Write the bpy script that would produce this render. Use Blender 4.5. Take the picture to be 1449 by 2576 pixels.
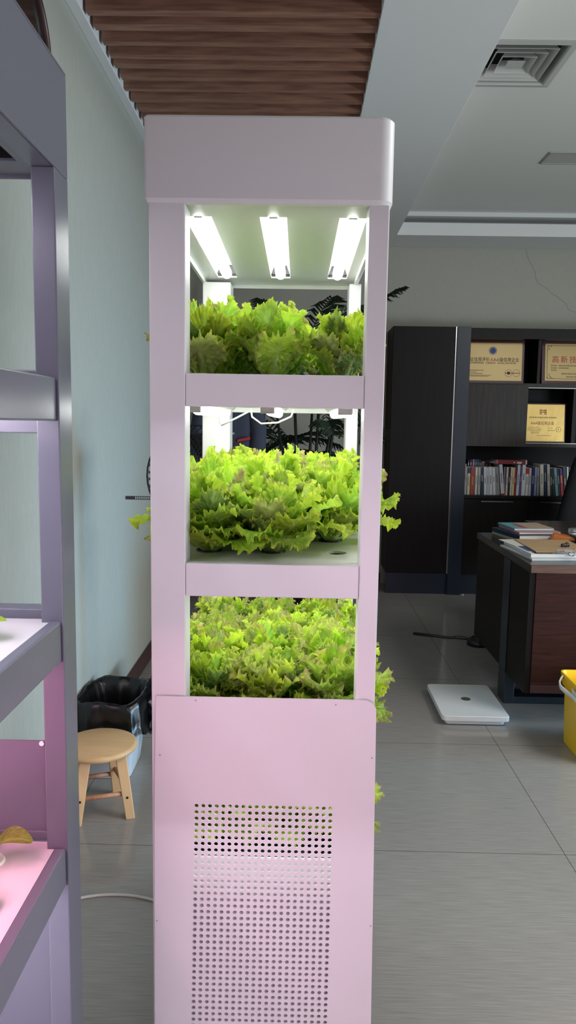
import bpy, math, random
import numpy as np
from mathutils import Matrix, Vector

for o in list(bpy.data.objects):
    bpy.data.objects.remove(o)
S = bpy.context.scene
C = S.collection
PI = math.pi

# ------------------------------------------------------------------ camera
cd = bpy.data.cameras.new('camera')
cam = bpy.data.objects.new('camera', cd)
C.objects.link(cam)
cam.matrix_world = Matrix(((0.99977706, -0.01731433, 0.01208469, 0.0),
                           (0.01406825, 0.11944743, -0.99274085, 0.0),
                           (0.01574516, 0.99268954, 0.11966438, 1.45),
                           (0, 0, 0, 1)))
cd.sensor_fit = 'VERTICAL'
cd.sensor_height = 36.0
cd.lens = 1870.0 * 36.0 / 2576.0
cd.clip_start = 0.02
S.camera = cam
S.view_settings.view_transform = 'Standard'
S.view_settings.look = 'None'
S.view_settings.gamma = 1.0
S.view_settings.use_curve_mapping = False
S.view_settings.exposure = 0.0

# ------------------------------------------------------------------ daylight
W = bpy.data.worlds.new('daylight')
S.world = W
W.use_nodes = True
W.node_tree.nodes['Background'].inputs[0].default_value = (0.95, 0.98, 1.0, 1)
W.node_tree.nodes['Background'].inputs[1].default_value = 0.20


def area(name, loc, target, sx, sy, power, col, spread=180):
    l = bpy.data.lights.new(name, 'AREA')
    l.shape = 'RECTANGLE'
    l.size, l.size_y, l.energy, l.color = sx, sy, power, col
    l.spread = math.radians(spread)
    o = bpy.data.objects.new(name, l)
    o.location = loc
    d = Vector(target) - Vector(loc)
    o.rotation_euler = d.to_track_quat('-Z', 'Y').to_euler()
    C.objects.link(o)
    return o


# high windows on the right side of the room
area('side_window_daylight', (4.9, 1.0, 2.1), (0.6, 2.6, 0.4), 2.6, 1.7, 34, (0.94, 1.0, 0.99))
# added low fill from the same side, cool light for wall and ceiling
area('low_side_fill', (4.9, 1.3, 0.85), (-0.89, 3.3, 0.95), 2.0, 0.8, 104, (0.84, 0.95, 1.0))
# added narrow blue fill that tints the lower left wall, no real opening
area('blue_wall_fill', (4.4, 2.75, 0.75), (-0.89, 3.5, 0.75), 0.7, 1.2, 13, (0.22, 0.60, 1.0), 55)
# daylight from behind the viewer
area('window_daylight', (2.6, -2.6, 1.6), (0.8, 4.0, 1.0), 2.6, 1.6, 5, (0.88, 0.95, 1.0))
# added overhead fill to brighten floor and scale, kept off the tower front
area('overhead_fill', (2.5, 1.95, 3.15), (1.8, 1.95, 0.0), 1.6, 1.0, 72, (1.0, 0.97, 0.93))
# the lit grow racks that stand behind the viewer
area('grow_rack_light', (0.45, -0.75, 0.80), (-0.05, 1.33, 0.62), 0.5, 0.5, 3.4, (1.0, 0.58, 0.82), 95)

# ------------------------------------------------------------------ materials


def newmat(name):
    m = bpy.data.materials.new(name)
    m.use_nodes = True
    nt = m.node_tree
    return m, nt, nt.nodes['Principled BSDF']


def rgb(r, g, b):
    def f(c):
        c /= 255.0
        return c / 12.92 if c <= 0.04045 else ((c + 0.055) / 1.055) ** 2.4
    return (f(r), f(g), f(b), 1)


def plain(name, col, rough=0.5, metal=0.0, spec=0.5, bump=0.0, bscale=200, coat=0.0):
    m, nt, p = newmat(name)
    p.inputs['Base Color'].default_value = col
    p.inputs['Roughness'].default_value = rough
    p.inputs['Metallic'].default_value = metal
    p.inputs['Specular IOR Level'].default_value = spec
    p.inputs['Coat Weight'].default_value = coat
    if bump:
        tc = nt.nodes.new('ShaderNodeTexCoord')
        n = nt.nodes.new('ShaderNodeTexNoise')
        n.inputs['Scale'].default_value = bscale
        n.inputs['Detail'].default_value = 4
        b = nt.nodes.new('ShaderNodeBump')
        b.inputs['Strength'].default_value = bump
        b.inputs['Distance'].default_value = 0.002
        nt.links.new(tc.outputs['Object'], n.inputs['Vector'])
        nt.links.new(n.outputs['Fac'], b.inputs['Height'])
        nt.links.new(b.outputs['Normal'], p.inputs['Normal'])
    return m


def grain(name, c1, c2, scale=(1, 1, 1), nscale=12, rough=0.5, spec=0.5, bump=0.0, detail=6, lo=0.35, hi=0.65, coat=0.0):
    """two-tone material driven by a stretched noise (wood, wallpaper, tile streaks)"""
    m, nt, p = newmat(name)
    tc = nt.nodes.new('ShaderNodeTexCoord')
    mp = nt.nodes.new('ShaderNodeMapping')
    mp.inputs['Scale'].default_value = scale
    n = nt.nodes.new('ShaderNodeTexNoise')
    n.inputs['Scale'].default_value = nscale
    n.inputs['Detail'].default_value = detail
    r = nt.nodes.new('ShaderNodeValToRGB')
    r.color_ramp.elements[0].position = lo
    r.color_ramp.elements[1].position = hi
    r.color_ramp.elements[0].color = c1
    r.color_ramp.elements[1].color = c2
    L = nt.links.new
    L(tc.outputs['Object'], mp.inputs['Vector'])
    L(mp.outputs[0], n.inputs['Vector'])
    L(n.outputs['Fac'], r.inputs[0])
    L(r.outputs[0], p.inputs['Base Color'])
    p.inputs['Roughness'].default_value = rough
    p.inputs['Specular IOR Level'].default_value = spec
    p.inputs['Coat Weight'].default_value = coat
    if bump:
        b = nt.nodes.new('ShaderNodeBump')
        b.inputs['Strength'].default_value = bump
        b.inputs['Distance'].default_value = 0.002
        L(n.outputs['Fac'], b.inputs['Height'])
        L(b.outputs['Normal'], p.inputs['Normal'])
    return m


def emit(name, col, strength):
    m = bpy.data.materials.new(name)
    m.use_nodes = True
    nt = m.node_tree
    nt.nodes.clear()
    e = nt.nodes.new('ShaderNodeEmission')
    e.inputs[0].default_value = col
    e.inputs[1].default_value = strength
    o = nt.nodes.new('ShaderNodeOutputMaterial')
    nt.links.new(e.outputs[0], o.inputs[0])
    return m


def leafmat(name, rough=0.38, trans=0.38):
    m, nt, p = newmat(name)
    L = nt.links.new
    at = nt.nodes.new('ShaderNodeAttribute')
    at.attribute_name = 'pigment'
    tc = nt.nodes.new('ShaderNodeTexCoord')
    n = nt.nodes.new('ShaderNodeTexNoise')
    n.inputs['Scale'].default_value = 70
    n.inputs['Detail'].default_value = 5
    mx = nt.nodes.new('ShaderNodeMix')
    mx.data_type = 'RGBA'
    mx.blend_type = 'OVERLAY'
    mx.inputs[0].default_value = 0.55
    L(tc.outputs['Object'], n.inputs['Vector'])
    L(at.outputs['Color'], mx.inputs[6])
    L(n.outputs['Fac'], mx.inputs[7])
    v = nt.nodes.new('ShaderNodeTexVoronoi')
    v.feature = 'DISTANCE_TO_EDGE'
    v.inputs['Scale'].default_value = 130
    L(tc.outputs['Object'], v.inputs['Vector'])
    b = nt.nodes.new('ShaderNodeBump')
    b.inputs['Strength'].default_value = 0.85
    b.inputs['Distance'].default_value = 0.003
    L(v.outputs['Distance'], b.inputs['Height'])
    p.inputs['Roughness'].default_value = rough
    p.inputs['Specular IOR Level'].default_value = 0.5
    L(mx.outputs[2], p.inputs['Base Color'])
    L(b.outputs['Normal'], p.inputs['Normal'])
    t = nt.nodes.new('ShaderNodeBsdfTranslucent')
    L(mx.outputs[2], t.inputs['Color'])
    ms = nt.nodes.new('ShaderNodeMixShader')
    ms.inputs[0].default_value = trans
    L(p.outputs[0], ms.inputs[1])
    L(t.outputs[0], ms.inputs[2])
    L(ms.outputs[0], nt.nodes['Material Output'].inputs['Surface'])
    return m


def floormat():
    m, nt, p = newmat('polished_tile')
    L = nt.links.new
    tc = nt.nodes.new('ShaderNodeTexCoord')
    sx = nt.nodes.new('ShaderNodeSeparateXYZ')
    L(tc.outputs['Object'], sx.inputs[0])

    def lineof(out, off):
        a = nt.nodes.new('ShaderNodeMath')
        a.operation = 'SUBTRACT'
        a.inputs[1].default_value = off
        L(out, a.inputs[0])
        w = nt.nodes.new('ShaderNodeMath')
        w.operation = 'PINGPONG'
        w.inputs[1].default_value = 0.435
        L(a.outputs[0], w.inputs[0])
        c = nt.nodes.new('ShaderNodeMath')
        c.operation = 'LESS_THAN'
        c.inputs[1].default_value = 0.0013
        L(w.outputs[0], c.inputs[0])
        return c.outputs[0]
    gx, gy = lineof(sx.outputs[0], 0.935), lineof(sx.outputs[1], 3.262)
    g = nt.nodes.new('ShaderNodeMath')
    g.operation = 'MAXIMUM'
    L(gx, g.inputs[0])
    L(gy, g.inputs[1])
    mp = nt.nodes.new('ShaderNodeMapping')
    mp.inputs['Scale'].default_value = (3, 90, 1)
    L(tc.outputs['Object'], mp.inputs['Vector'])
    n = nt.nodes.new('ShaderNodeTexNoise')
    n.inputs['Scale'].default_value = 3.0
    n.inputs['Detail'].default_value = 6
    L(mp.outputs[0], n.inputs['Vector'])
    r = nt.nodes.new('ShaderNodeValToRGB')
    r.color_ramp.elements[0].position = 0.3
    r.color_ramp.elements[1].position = 0.7
    r.color_ramp.elements[0].color = (0.265, 0.252, 0.238, 1)
    r.color_ramp.elements[1].color = (0.36, 0.345, 0.325, 1)
    L(n.outputs['Fac'], r.inputs[0])
    mx = nt.nodes.new('ShaderNodeMix')
    mx.data_type = 'RGBA'
    L(g.outputs[0], mx.inputs[0])
    L(r.outputs[0], mx.inputs[6])
    mx.inputs[7].default_value = (0.085, 0.08, 0.078, 1)
    L(mx.outputs[2], p.inputs['Base Color'])
    p.inputs['Roughness'].default_value = 0.13
    p.inputs['Specular IOR Level'].default_value = 0.55
    return m


M = {}
M['floor'] = floormat()
M['wallpaper'] = grain('wallpaper', (0.385, 0.385, 0.335, 1), (0.435, 0.435, 0.38, 1), (60, 60, 3), 6, 0.75, 0.3)
M['plaster'] = plain('plaster', (0.78, 0.79, 0.79, 1), 0.8, spec=0.2)
M['plaster_white'] = plain('plaster_white', (0.78, 0.78, 0.75, 1), 0.8, spec=0.2)
M['black'] = plain('black_void', (0.006, 0.006, 0.007, 1), 0.8)
M['slat'] = grain('slat_wood', (0.22, 0.105, 0.075, 1), (0.36, 0.185, 0.125, 1), (1.2, 12, 12), 5, 0.5, 0.4)
M['baseboard'] = plain('baseboard_wood', rgb(66, 36, 38), 0.35)
M['white_paint'] = plain('white_powder_coat', (0.75, 0.75, 0.755, 1), 0.32, spec=0.5, bump=0.05, bscale=260)
M['grey_paint'] = plain('grey_powder_coat', (0.115, 0.12, 0.15, 1), 0.30, spec=0.3, bump=0.07, bscale=160)
M['tray_white'] = plain('tray_white', (0.78, 0.79, 0.76, 1), 0.3)
M['rack_plate'] = plain('rack_plate_white', (0.58, 0.575, 0.58, 1), 0.3)
M['tank_grey'] = plain('tank_grey', (0.66, 0.65, 0.67, 1), 0.4)
M['tube'] = emit('led_tube_glow', (0.98, 1.0, 0.97, 1), 15.5)
M['tube_lilac'] = emit('lilac_tube_glow', (0.95, 0.83, 1.0, 1), 38.0)
M['tube_pink'] = emit('pink_tube_glow', (1.0, 0.40, 0.60, 1), 40.0)
M['reflector'] = plain('lamp_reflector', (0.50, 0.51, 0.50, 1), 0.3)
M['clear_white'] = plain('white_plastic', (0.75, 0.75, 0.73, 1), 0.35)
M['black_plastic'] = plain('black_plastic', (0.012, 0.012, 0.013, 1), 0.35)
M['leaf'] = leafmat('lettuce_leaf', 0.36, 0.48)
M['palm'] = plain('palm_leaf', (0.020, 0.040, 0.022, 1), 0.45)
M['dark_wood'] = grain('dark_wood', rgb(17, 13, 13), rgb(22, 18, 17), (14, 14, 1), 4, 0.45, 0.2)
M['mid_dark_wood'] = grain('mid_dark_wood', rgb(46, 41, 40), rgb(57, 51, 49), (14, 14, 1), 4, 0.45, 0.25)
M['dark_blue'] = plain('dark_blue_lacquer', rgb(26, 36, 50), 0.35)
M['red_wood'] = grain('red_brown_wood', rgb(40, 19, 15), rgb(60, 29, 21), (1.5, 1.5, 22), 4, 0.4, 0.25)
M['brown_edge'] = grain('brown_edge', rgb(92, 68, 58), rgb(110, 82, 68), (2, 2, 30), 4, 0.35)
M['desk_top'] = plain('desk_top_dark', rgb(30, 28, 29), 0.22, spec=0.6)
M['metal_blue'] = plain('blue_grey_metal', rgb(44, 54, 64), 0.3, metal=0.4)
M['chrome'] = plain('chrome', (0.75, 0.75, 0.77, 1), 0.25, metal=1.0)
M['alu'] = plain('aluminium_grey', (0.42, 0.42, 0.41, 1), 0.4, metal=0.5)
M['vent'] = plain('vent_grey', (0.50, 0.50, 0.48, 1), 0.45)
M['stool_wood'] = grain('stool_wood', rgb(210, 170, 124), rgb(220, 181, 134), (2, 14, 2), 3, 0.4, 0.4)
M['stool_rung'] = grain('stool_rung', rgb(178, 128, 98), rgb(196, 146, 112), (20, 3, 3), 4, 0.5)
M['bag'] = plain('bin_bag', (0.004, 0.004, 0.005, 1), 0.27, spec=0.5)
M['bin'] = plain('bin_plastic', rgb(196, 204, 212), 0.4)
M['navy_plastic'] = plain('navy_plastic', rgb(22, 28, 38), 0.4)
M['scale_white'] = plain('scale_white', rgb(232, 235, 235), 0.35)
M['grey_dot'] = plain('grey_dot', rgb(96, 96, 94), 0.45)
M['yellow'] = plain('yellow_plastic', (0.96, 0.60, 0.015, 1), 0.38)
M['cable_white'] = plain('cable_white', rgb(206, 204, 198), 0.45)
M['gold'] = plain('gold_plate', rgb(192, 166, 112), 0.38, metal=0.25)
M['gold_foil'] = plain('gold_foil', rgb(198, 170, 104), 0.26, metal=0.7, bump=0.5, bscale=18)
M['maroon'] = plain('maroon_frame', rgb(66, 16, 30), 0.3)
M['ink'] = plain('ink_black', rgb(30, 26, 24), 0.6)
M['ink_red'] = plain('ink_red', rgb(186, 40, 50), 0.5)
M['ink_brick'] = plain('ink_brick', rgb(160, 76, 56), 0.5)
M['ink_blue'] = plain('ink_blue', rgb(34, 62, 128), 0.5)
M['coat'] = plain('coat_cloth', rgb(60, 62, 74), 0.85, spec=0.15, bump=0.3, bscale=300)
M['coat_red'] = plain('coat_red', rgb(158, 34, 32), 0.8)
M['leather'] = plain('black_leather', (0.004, 0.005, 0.007, 1), 0.55, spec=0.2, bump=0.2, bscale=120)
M['paper'] = plain('paper', rgb(214, 210, 202), 0.7)
M['board'] = grain('board_wood', rgb(176, 144, 108), rgb(188, 156, 118), (3, 30, 3), 3, 0.5)
M['glass_dark'] = plain('dark_glass', (0.022, 0.017, 0.016, 1), 0.12, spec=0.6)
M['brown_frame'] = plain('brown_frame', rgb(62, 34, 32), 0.35)
M['cream'] = plain('cream_disc', (0.8, 0.8, 0.76, 1), 0.5)
M['crack'] = plain('crack_line', rgb(134, 134, 126), 0.9)


def colmat(name, r, g, b, rough=0.5):
    k = 'c_' + name
    if k not in M:
        M[k] = plain(name, rgb(r, g, b), rough)
    return M[k]


def clearmat():
    m, nt, p = newmat('clear_plastic')
    p.inputs['Base Color'].default_value = (0.92, 0.94, 0.94, 1)
    p.inputs['Roughness'].default_value = 0.06
    p.inputs['Transmission Weight'].default_value = 0.9
    p.inputs['IOR'].default_value = 1.2
    return m


M['clear'] = clearmat()

# ------------------------------------------------------------------ mesh helpers


class MB:
    def __init__(s):
        s.v, s.f = [], []

    def add(s, vs, fs):
        o = len(s.v)
        s.v += [tuple(map(float, p)) for p in vs]
        s.f += [tuple(o + i for i in f) for f in fs]
        return s

    def box(s, x0, x1, y0, y1, z0, z1):
        return s.add([(x0, y0, z0), (x1, y0, z0), (x1, y1, z0), (x0, y1, z0), (x0, y0, z1), (x1, y0, z1), (x1, y1, z1), (x0, y1, z1)],
                     [(0, 3, 2, 1), (4, 5, 6, 7), (0, 1, 5, 4), (1, 2, 6, 5), (2, 3, 7, 6), (3, 0, 4, 7)])

    def hexa(s, lo, hi):
        """lo, hi: four corners each (ccw seen from above)"""
        return s.add(list(lo) + list(hi), [(0, 3, 2, 1), (4, 5, 6, 7), (0, 1, 5, 4), (1, 2, 6, 5), (2, 3, 7, 6), (3, 0, 4, 7)])

    def tube(s, pts, r, n=8, cap=True):
        pts = [Vector(p) for p in pts]
        rs = r if isinstance(r, (list, tuple)) else [r] * len(pts)
        up = None
        rings = []
        for i, p in enumerate(pts):
            d = (pts[min(i + 1, len(pts) - 1)] - pts[max(i - 1, 0)]).normalized()
            if up is None:
                up = d.orthogonal().normalized()
            up = (up - d * up.dot(d))
            if up.length < 1e-6:
                up = d.orthogonal()
            up.normalize()
            w = d.cross(up)
            rings.append([p + (up * math.cos(2 * PI * k / n) + w * math.sin(2 * PI * k / n)) * rs[i] for k in range(n)])
        vs = [q for g in rings for q in g]
        fs = []
        for i in range(len(pts) - 1):
            for k in range(n):
                a, b = i * n + k, i * n + (k + 1) % n
                fs.append((a, b, b + n, a + n))
        if cap:
            fs.append(tuple(range(n))[::-1])
            fs.append(tuple((len(pts) - 1) * n + k for k in range(n)))
        return s.add(vs, fs)

    def lathe(s, prof, n=32, c=(0, 0), fn=None):
        """prof: (r, z) list; fn(angle, r, z)->r lets the outline vary"""
        vs, fs = [], []
        for r, z in prof:
            for k in range(n):
                a = 2 * PI * k / n
                rr = fn(a, r, z) if fn else r
                vs.append((c[0] + rr * math.cos(a), c[1] + rr * math.sin(a), z))
        for i in range(len(prof) - 1):
            for k in range(n):
                a, b = i * n + k, i * n + (k + 1) % n
                fs.append((a, b, b + n, a + n))
        if prof[0][0] > 1e-6:
            fs.append(tuple(range(n))[::-1])
        if prof[-1][0] > 1e-6:
            fs.append(tuple((len(prof) - 1) * n + k for k in range(n)))
        return s.add(vs, fs)

    def rings(s, rr, close=True, cap=True):
        """list of rings (equal length point lists)"""
        n = len(rr[0])
        vs = [q for g in rr for q in g]
        fs = []
        for i in range(len(rr) - 1):
            for k in range(n if close else n - 1):
                a, b = i * n + k, i * n + (k + 1) % n
                fs.append((a, b, b + n, a + n))
        if cap:
            fs.append(tuple(range(n))[::-1])
            fs.append(tuple((len(rr) - 1) * n + k for k in range(n)))
        return s.add(vs, fs)


def rrect(x0, x1, y0, y1, r, n=6):
    """rounded rectangle outline, ccw"""
    out = []
    for cx, cy, a0 in ((x1 - r, y1 - r, 0), (x0 + r, y1 - r, PI / 2), (x0 + r, y0 + r, PI), (x1 - r, y0 + r, 1.5 * PI)):
        for k in range(n + 1):
            a = a0 + PI / 2 * k / n
            out.append((cx + r * math.cos(a), cy + r * math.sin(a)))
    return out


ORG = {}


def thing(name, label, cat, loc=(0, 0, 0), group=None, rz=0.0):
    o = bpy.data.objects.new(name, None)
    o.empty_display_size = 0.05
    o.location = loc
    o.rotation_euler = (0, 0, rz)
    C.objects.link(o)
    o['label'] = label
    o['category'] = cat
    if group:
        o['group'] = group
    ORG[o] = Vector(loc)
    return o


def part(name, mb, mat, parent=None, bevel=0.0, smooth=False, local=False, label=None, seg=2, auto=0):
    """one mesh object; vertices are in world metres (or in the thing's own frame when local)"""
    off = ORG.get(parent, Vector((0, 0, 0))) if (parent and not local) else Vector((0, 0, 0))
    me = bpy.data.meshes.new(name)
    vs = [tuple(Vector(p) - off) for p in mb.v]
    me.from_pydata(vs, [], mb.f)
    me.validate()
    me.update()
    if smooth:
        me.polygons.foreach_set('use_smooth', [True] * len(me.polygons))
    if auto:
        me.polygons.foreach_set('use_smooth', [True] * len(me.polygons))
        me.set_sharp_from_angle(angle=math.radians(auto))
    me.materials.append(mat)
    o = bpy.data.objects.new(name, me)
    C.objects.link(o)
    if parent:
        o.parent = parent
        ORG[o] = ORG.get(parent, Vector((0, 0, 0)))
    else:
        ORG[o] = Vector((0, 0, 0))
    if bevel:
        b = o.modifiers.new('bevel', 'BEVEL')
        b.width = bevel
        b.segments = seg
        b.limit_method = 'ANGLE'
        b.angle_limit = math.radians(40)
    if label:
        o['label'] = label
    return o


def single(name, mb, mat, label, cat, loc=(0, 0, 0), group=None, bevel=0.0, smooth=False, rz=0.0, local=False):
    m2 = MB()
    m2.f = mb.f
    m2.v = mb.v if local else [tuple(Vector(p) - Vector(loc)) for p in mb.v]
    o = part(name, m2, mat, None, bevel, smooth)
    o.location = loc
    o.rotation_euler = (0, 0, rz)
    o['label'] = label
    o['category'] = cat
    if group:
        o['group'] = group
    ORG[o] = Vector(loc)
    return o


def struct(name, mb, mat, bevel=0.0, smooth=False):
    o = part(name, mb, mat, None, bevel, smooth)
    o['kind'] = 'structure'
    return o


def text(body, size, loc, mat, parent, sx=1.0, rot=(PI / 2, 0, 0), align='CENTER', extrude=0.0004, name='lettering', bold=0.0, space=1.0):
    c = bpy.data.curves.new(name, 'FONT')
    c.body = body
    c.size = size
    c.align_x = align
    c.align_y = 'CENTER'
    c.extrude = extrude
    c.offset = bold
    c.space_character = space
    c.materials.append(mat)
    t = bpy.data.objects.new(name, c)
    C.objects.link(t)
    dg = bpy.context.evaluated_depsgraph_get()
    me = bpy.data.meshes.new_from_object(t.evaluated_get(dg))
    bpy.data.objects.remove(t)
    o = bpy.data.objects.new(name, me)
    C.objects.link(o)
    if parent:
        o.parent = parent
        o.location = Vector(loc) - ORG[parent]
    else:
        o.location = loc
    o.rotation_euler = rot
    o.scale = (sx, 1, 1)
    return o


def copy_thing(o, loc=None, rz=None, scale=None):
    r = o.copy()
    C.objects.link(r)
    if loc is not None:
        r.location = loc
    if rz is not None:
        r.rotation_euler = (0, 0, rz)
    if scale is not None:
        r.scale = scale
    for ch in list(o.children):
        c = ch.copy()
        C.objects.link(c)
        c.parent = r
        for g in list(ch.children):
            d = g.copy()
            C.objects.link(d)
            d.parent = c
    return r


# ================================================================== SETTING
YB, XL, ZS, ZC = 6.70, -0.89, 2.98, 3.20
struct('floor', MB().box(-1.0, 5.3, -2.6, 6.8, -0.06, 0.0), M['floor'])
struct('wall_left', MB().box(XL - 0.1, XL, -2.6, 6.8, 0, 3.4), M['wallpaper'])
wb = struct('wall_back', MB().box(XL, 5.3, YB, YB + 0.1, 0, 3.4), M['wallpaper'])
ck = [(1.945, 2.972), (1.96, 2.92), (1.974, 2.88), (2.01, 2.83), (2.035, 2.78), (2.043, 2.73), (2.064, 2.69), (2.11, 2.665), (2.16, 2.631),
      (2.19, 2.60), (2.232, 2.581), (2.28, 2.545), (2.323, 2.514), (2.335, 2.485), (2.35, 2.464), (2.41, 2.444), (2.50, 2.43)]
part('crack', MB().tube([(x, YB - 0.0006, z) for x, z in ck], 0.0014, 5), M['crack'], wb)
struct('wall_right', MB().box(5.2, 5.3, 2.8, 6.7, 0, 3.4), M['wallpaper'])
struct('baseboard_left', MB().box(XL, XL + 0.012, -2.6, YB, 0, 0.10), M['baseboard'], 0.003)
struct('baseboard_back', MB().box(XL + 0.012, 0.77, YB - 0.012, YB, 0, 0.10), M['baseboard'], 0.003)
# main ceiling with a square opening for the air diffuser
VX0, VX1, VY0, VY1 = 0.79, 1.255, 3.64, 4.10
cm = MB()
cm.box(0.77, VX0, -2.6, 6.62, ZC, ZC + 0.05).box(VX1, 5.2, -2.6, 6.62, ZC, ZC + 0.05)
cm.box(VX0, VX1, -2.6, VY0, ZC, ZC + 0.05).box(VX0, VX1, VY1, 6.62, ZC, ZC + 0.05)
struct('ceiling', cm, M['plaster_white'])
struct('ceiling_beam', MB().box(0.285, 0.776, -2.6, YB, ZS, 3.35), M['plaster'], 0.002)
# soffit along the back wall with its light cove
sm = MB()
sm.box(0.776, 5.2, 6.293, YB, ZS, ZS + 0.10)
sm.box(0.776, 5.2, 6.60, YB, ZS + 0.10, 3.3)
sm.box(0.776, 5.2, 6.42, 6.60, 3.165, 3.2)
struct('ceiling_soffit', sm, M['plaster'], 0.002)
struct('trim_1', MB().box(XL, -0.846, -2.6, YB, 2.985, 3.3), M['plaster'], 0.002)
struct('ceiling_backing', MB().box(-0.846, 0.285, -2.6, YB, 3.28, 3.33), M['black'])
slm = MB()
sy = [(3.015, 3.054), (3.112, 3.162), (3.247, 3.282), (3.356, 3.395), (3.438, 3.482), (3.562, 3.597), (3.679, 3.709), (3.787, 3.832), (3.901, 3.94)]
y = 2.92
while y > -0.5:
    sy.append((y - 0.042, y))
    y -= 0.112
y = 4.01
while y < 6.6:
    sy.append((y, y + 0.04))
    y += 0.112
rs = random.Random(5)
for a, b in sy:
    slm.box(-0.838 + rs.uniform(-0.006, 0.008), 0.284, a, b, 2.99, 3.13)
struct('ceiling_slats', slm, M['slat'])

# ================================================================== WHITE GROW TOWER
T = thing('hydroponic_tower', 'tall white four-tier hydroponic tower with perforated lower panel, full of lettuce', 'plant tower', (-0.055, 1.74, 0))
X0, X1 = -0.266, 0.151
XI0, XI1 = -0.2025, 0.116
YF, YR = 1.336, 2.155
wp = M['white_paint']
for (a, b, c, d) in ((X0, XI0, YF, YF + 0.06), (XI1, X1, YF, YF + 0.06), (X0, -0.19, 2.067, YR), (0.131, X1 + 0.012, 2.067, YR)):
    part('post', MB().box(a, b, c, d, 0.0, 1.824), wp, T, 0.0022)
# hood: rounded corner on one side, bevelled lip, open underneath
ho = rrect(-0.272, 0.157, 1.329, YR + 0.005, 0.004, 3)
ho = [p for p in ho]


def hood_outline(x0, x1, y0, y1, rl, rr_, inset=0.0):
    x0 += inset; x1 -= inset; y0 += inset; y1 -= inset
    out = []
    for cx, cy, r, a0 in ((x1 - rr_, y1 - rr_, rr_, 0), (x0 + rl, y1 - rl, rl, PI / 2), (x0 + rl, y0 + rl, rl, PI), (x1 - rr_, y0 + rr_, rr_, 1.5 * PI)):
        for k in range(9):
            a = a0 + PI / 2 * k / 8
            out.append((cx + r * math.cos(a), cy + r * math.sin(a)))
    return out


def ringz(outl, z):
    return [(x, y_, z) for x, y_ in outl]


hm = MB()
hx = (-0.272, 0.157, 1.329, YR + 0.004)
hm.rings([ringz(hood_outline(*hx, 0.005, 0.026, 0.012), 1.822), ringz(hood_outline(*hx, 0.005, 0.026, 0.004), 1.8235), ringz(hood_outline(*hx, 0.005, 0.026, 0.0), 1.830),
          ringz(hood_outline(*hx, 0.005, 0.026, 0.0), 1.962), ringz(hood_outline(*hx, 0.005, 0.026, 0.003), 1.966)], cap=False)
n = 36
hm.f.append(tuple(len(hm.v) - n + k for k in range(n)))
hm.rings([ringz(hood_outline(*hx, 0.005, 0.026, 0.012), 1.822), ringz(hood_outline(*hx, 0.005, 0.026, 0.014), 1.838)], cap=False)
part('hood', hm, wp, T, auto=25)
part('hood_knob', MB().box(-0.105, -0.085, 1.45, 1.50, 1.966, 1.985), wp, T, 0.003)
# the hood's underside with three lamp slots
LX = (-0.196, -0.054, 0.096)
SL0, SL1, SW = 1.452, 2.046, 0.0255
um = MB()
xs = [-0.26]
for lx in LX:
    um.box(xs[-1], lx - SW, 1.342, YR - 0.01, 1.832, 1.836)
    um.box(lx - SW, lx + SW, 1.342, SL0, 1.832, 1.836).box(lx - SW, lx + SW, SL1, YR - 0.01, 1.832, 1.836)
    xs.append(lx + SW)
um.box(xs[-1], 0.145, 1.342, YR - 0.01, 1.832, 1.836)
part('hood_underside', um, wp, T)
LAMP0 = None
for lx in LX:
    hm = MB()
    # a trough reflector with sloping sides, hanging in its slot
    pr = [(-SW, 1.833), (-0.016, 1.858), (0.016, 1.858), (SW, 1.833)]
    hm.rings([[(lx + a, SL0, z) for a, z in pr], [(lx + a, SL1, z) for a, z in pr]], close=False, cap=False)
    hm.add([(lx + a, SL0, z) for a, z in pr], [(0, 1, 2, 3)])
    lo = part('lamp_reflector', hm, M['reflector'], T)
    part('lamp_end', MB().box(lx - SW + 0.001, lx + SW - 0.001, SL1 - 0.035, SL1, 1.836, 1.857), M['black_plastic'], lo)
    part('led_tube', MB().tube([(lx, SL0 + 0.01, 1.838), (lx, SL0 + 0.3, 1.838), (lx, SL1 - 0.022, 1.838)], 0.0135, 14), M['tube'], lo, smooth=True)
    part('tube_cap', MB().box(lx - 0.009, lx + 0.009, SL0, SL0 + 0.011, 1.830, 1.850), M['clear_white'], lo, 0.003)
# shelves
LV = {1: (1.476, 1.534), 2: (1.130, 1.191), 3: (0.787, 0.848), 4: (0.44, 0.50)}
HOLX = (-0.183, -0.052, 0.082)
HOLY = (1.50, 1.655, 1.815, 1.975)


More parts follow.
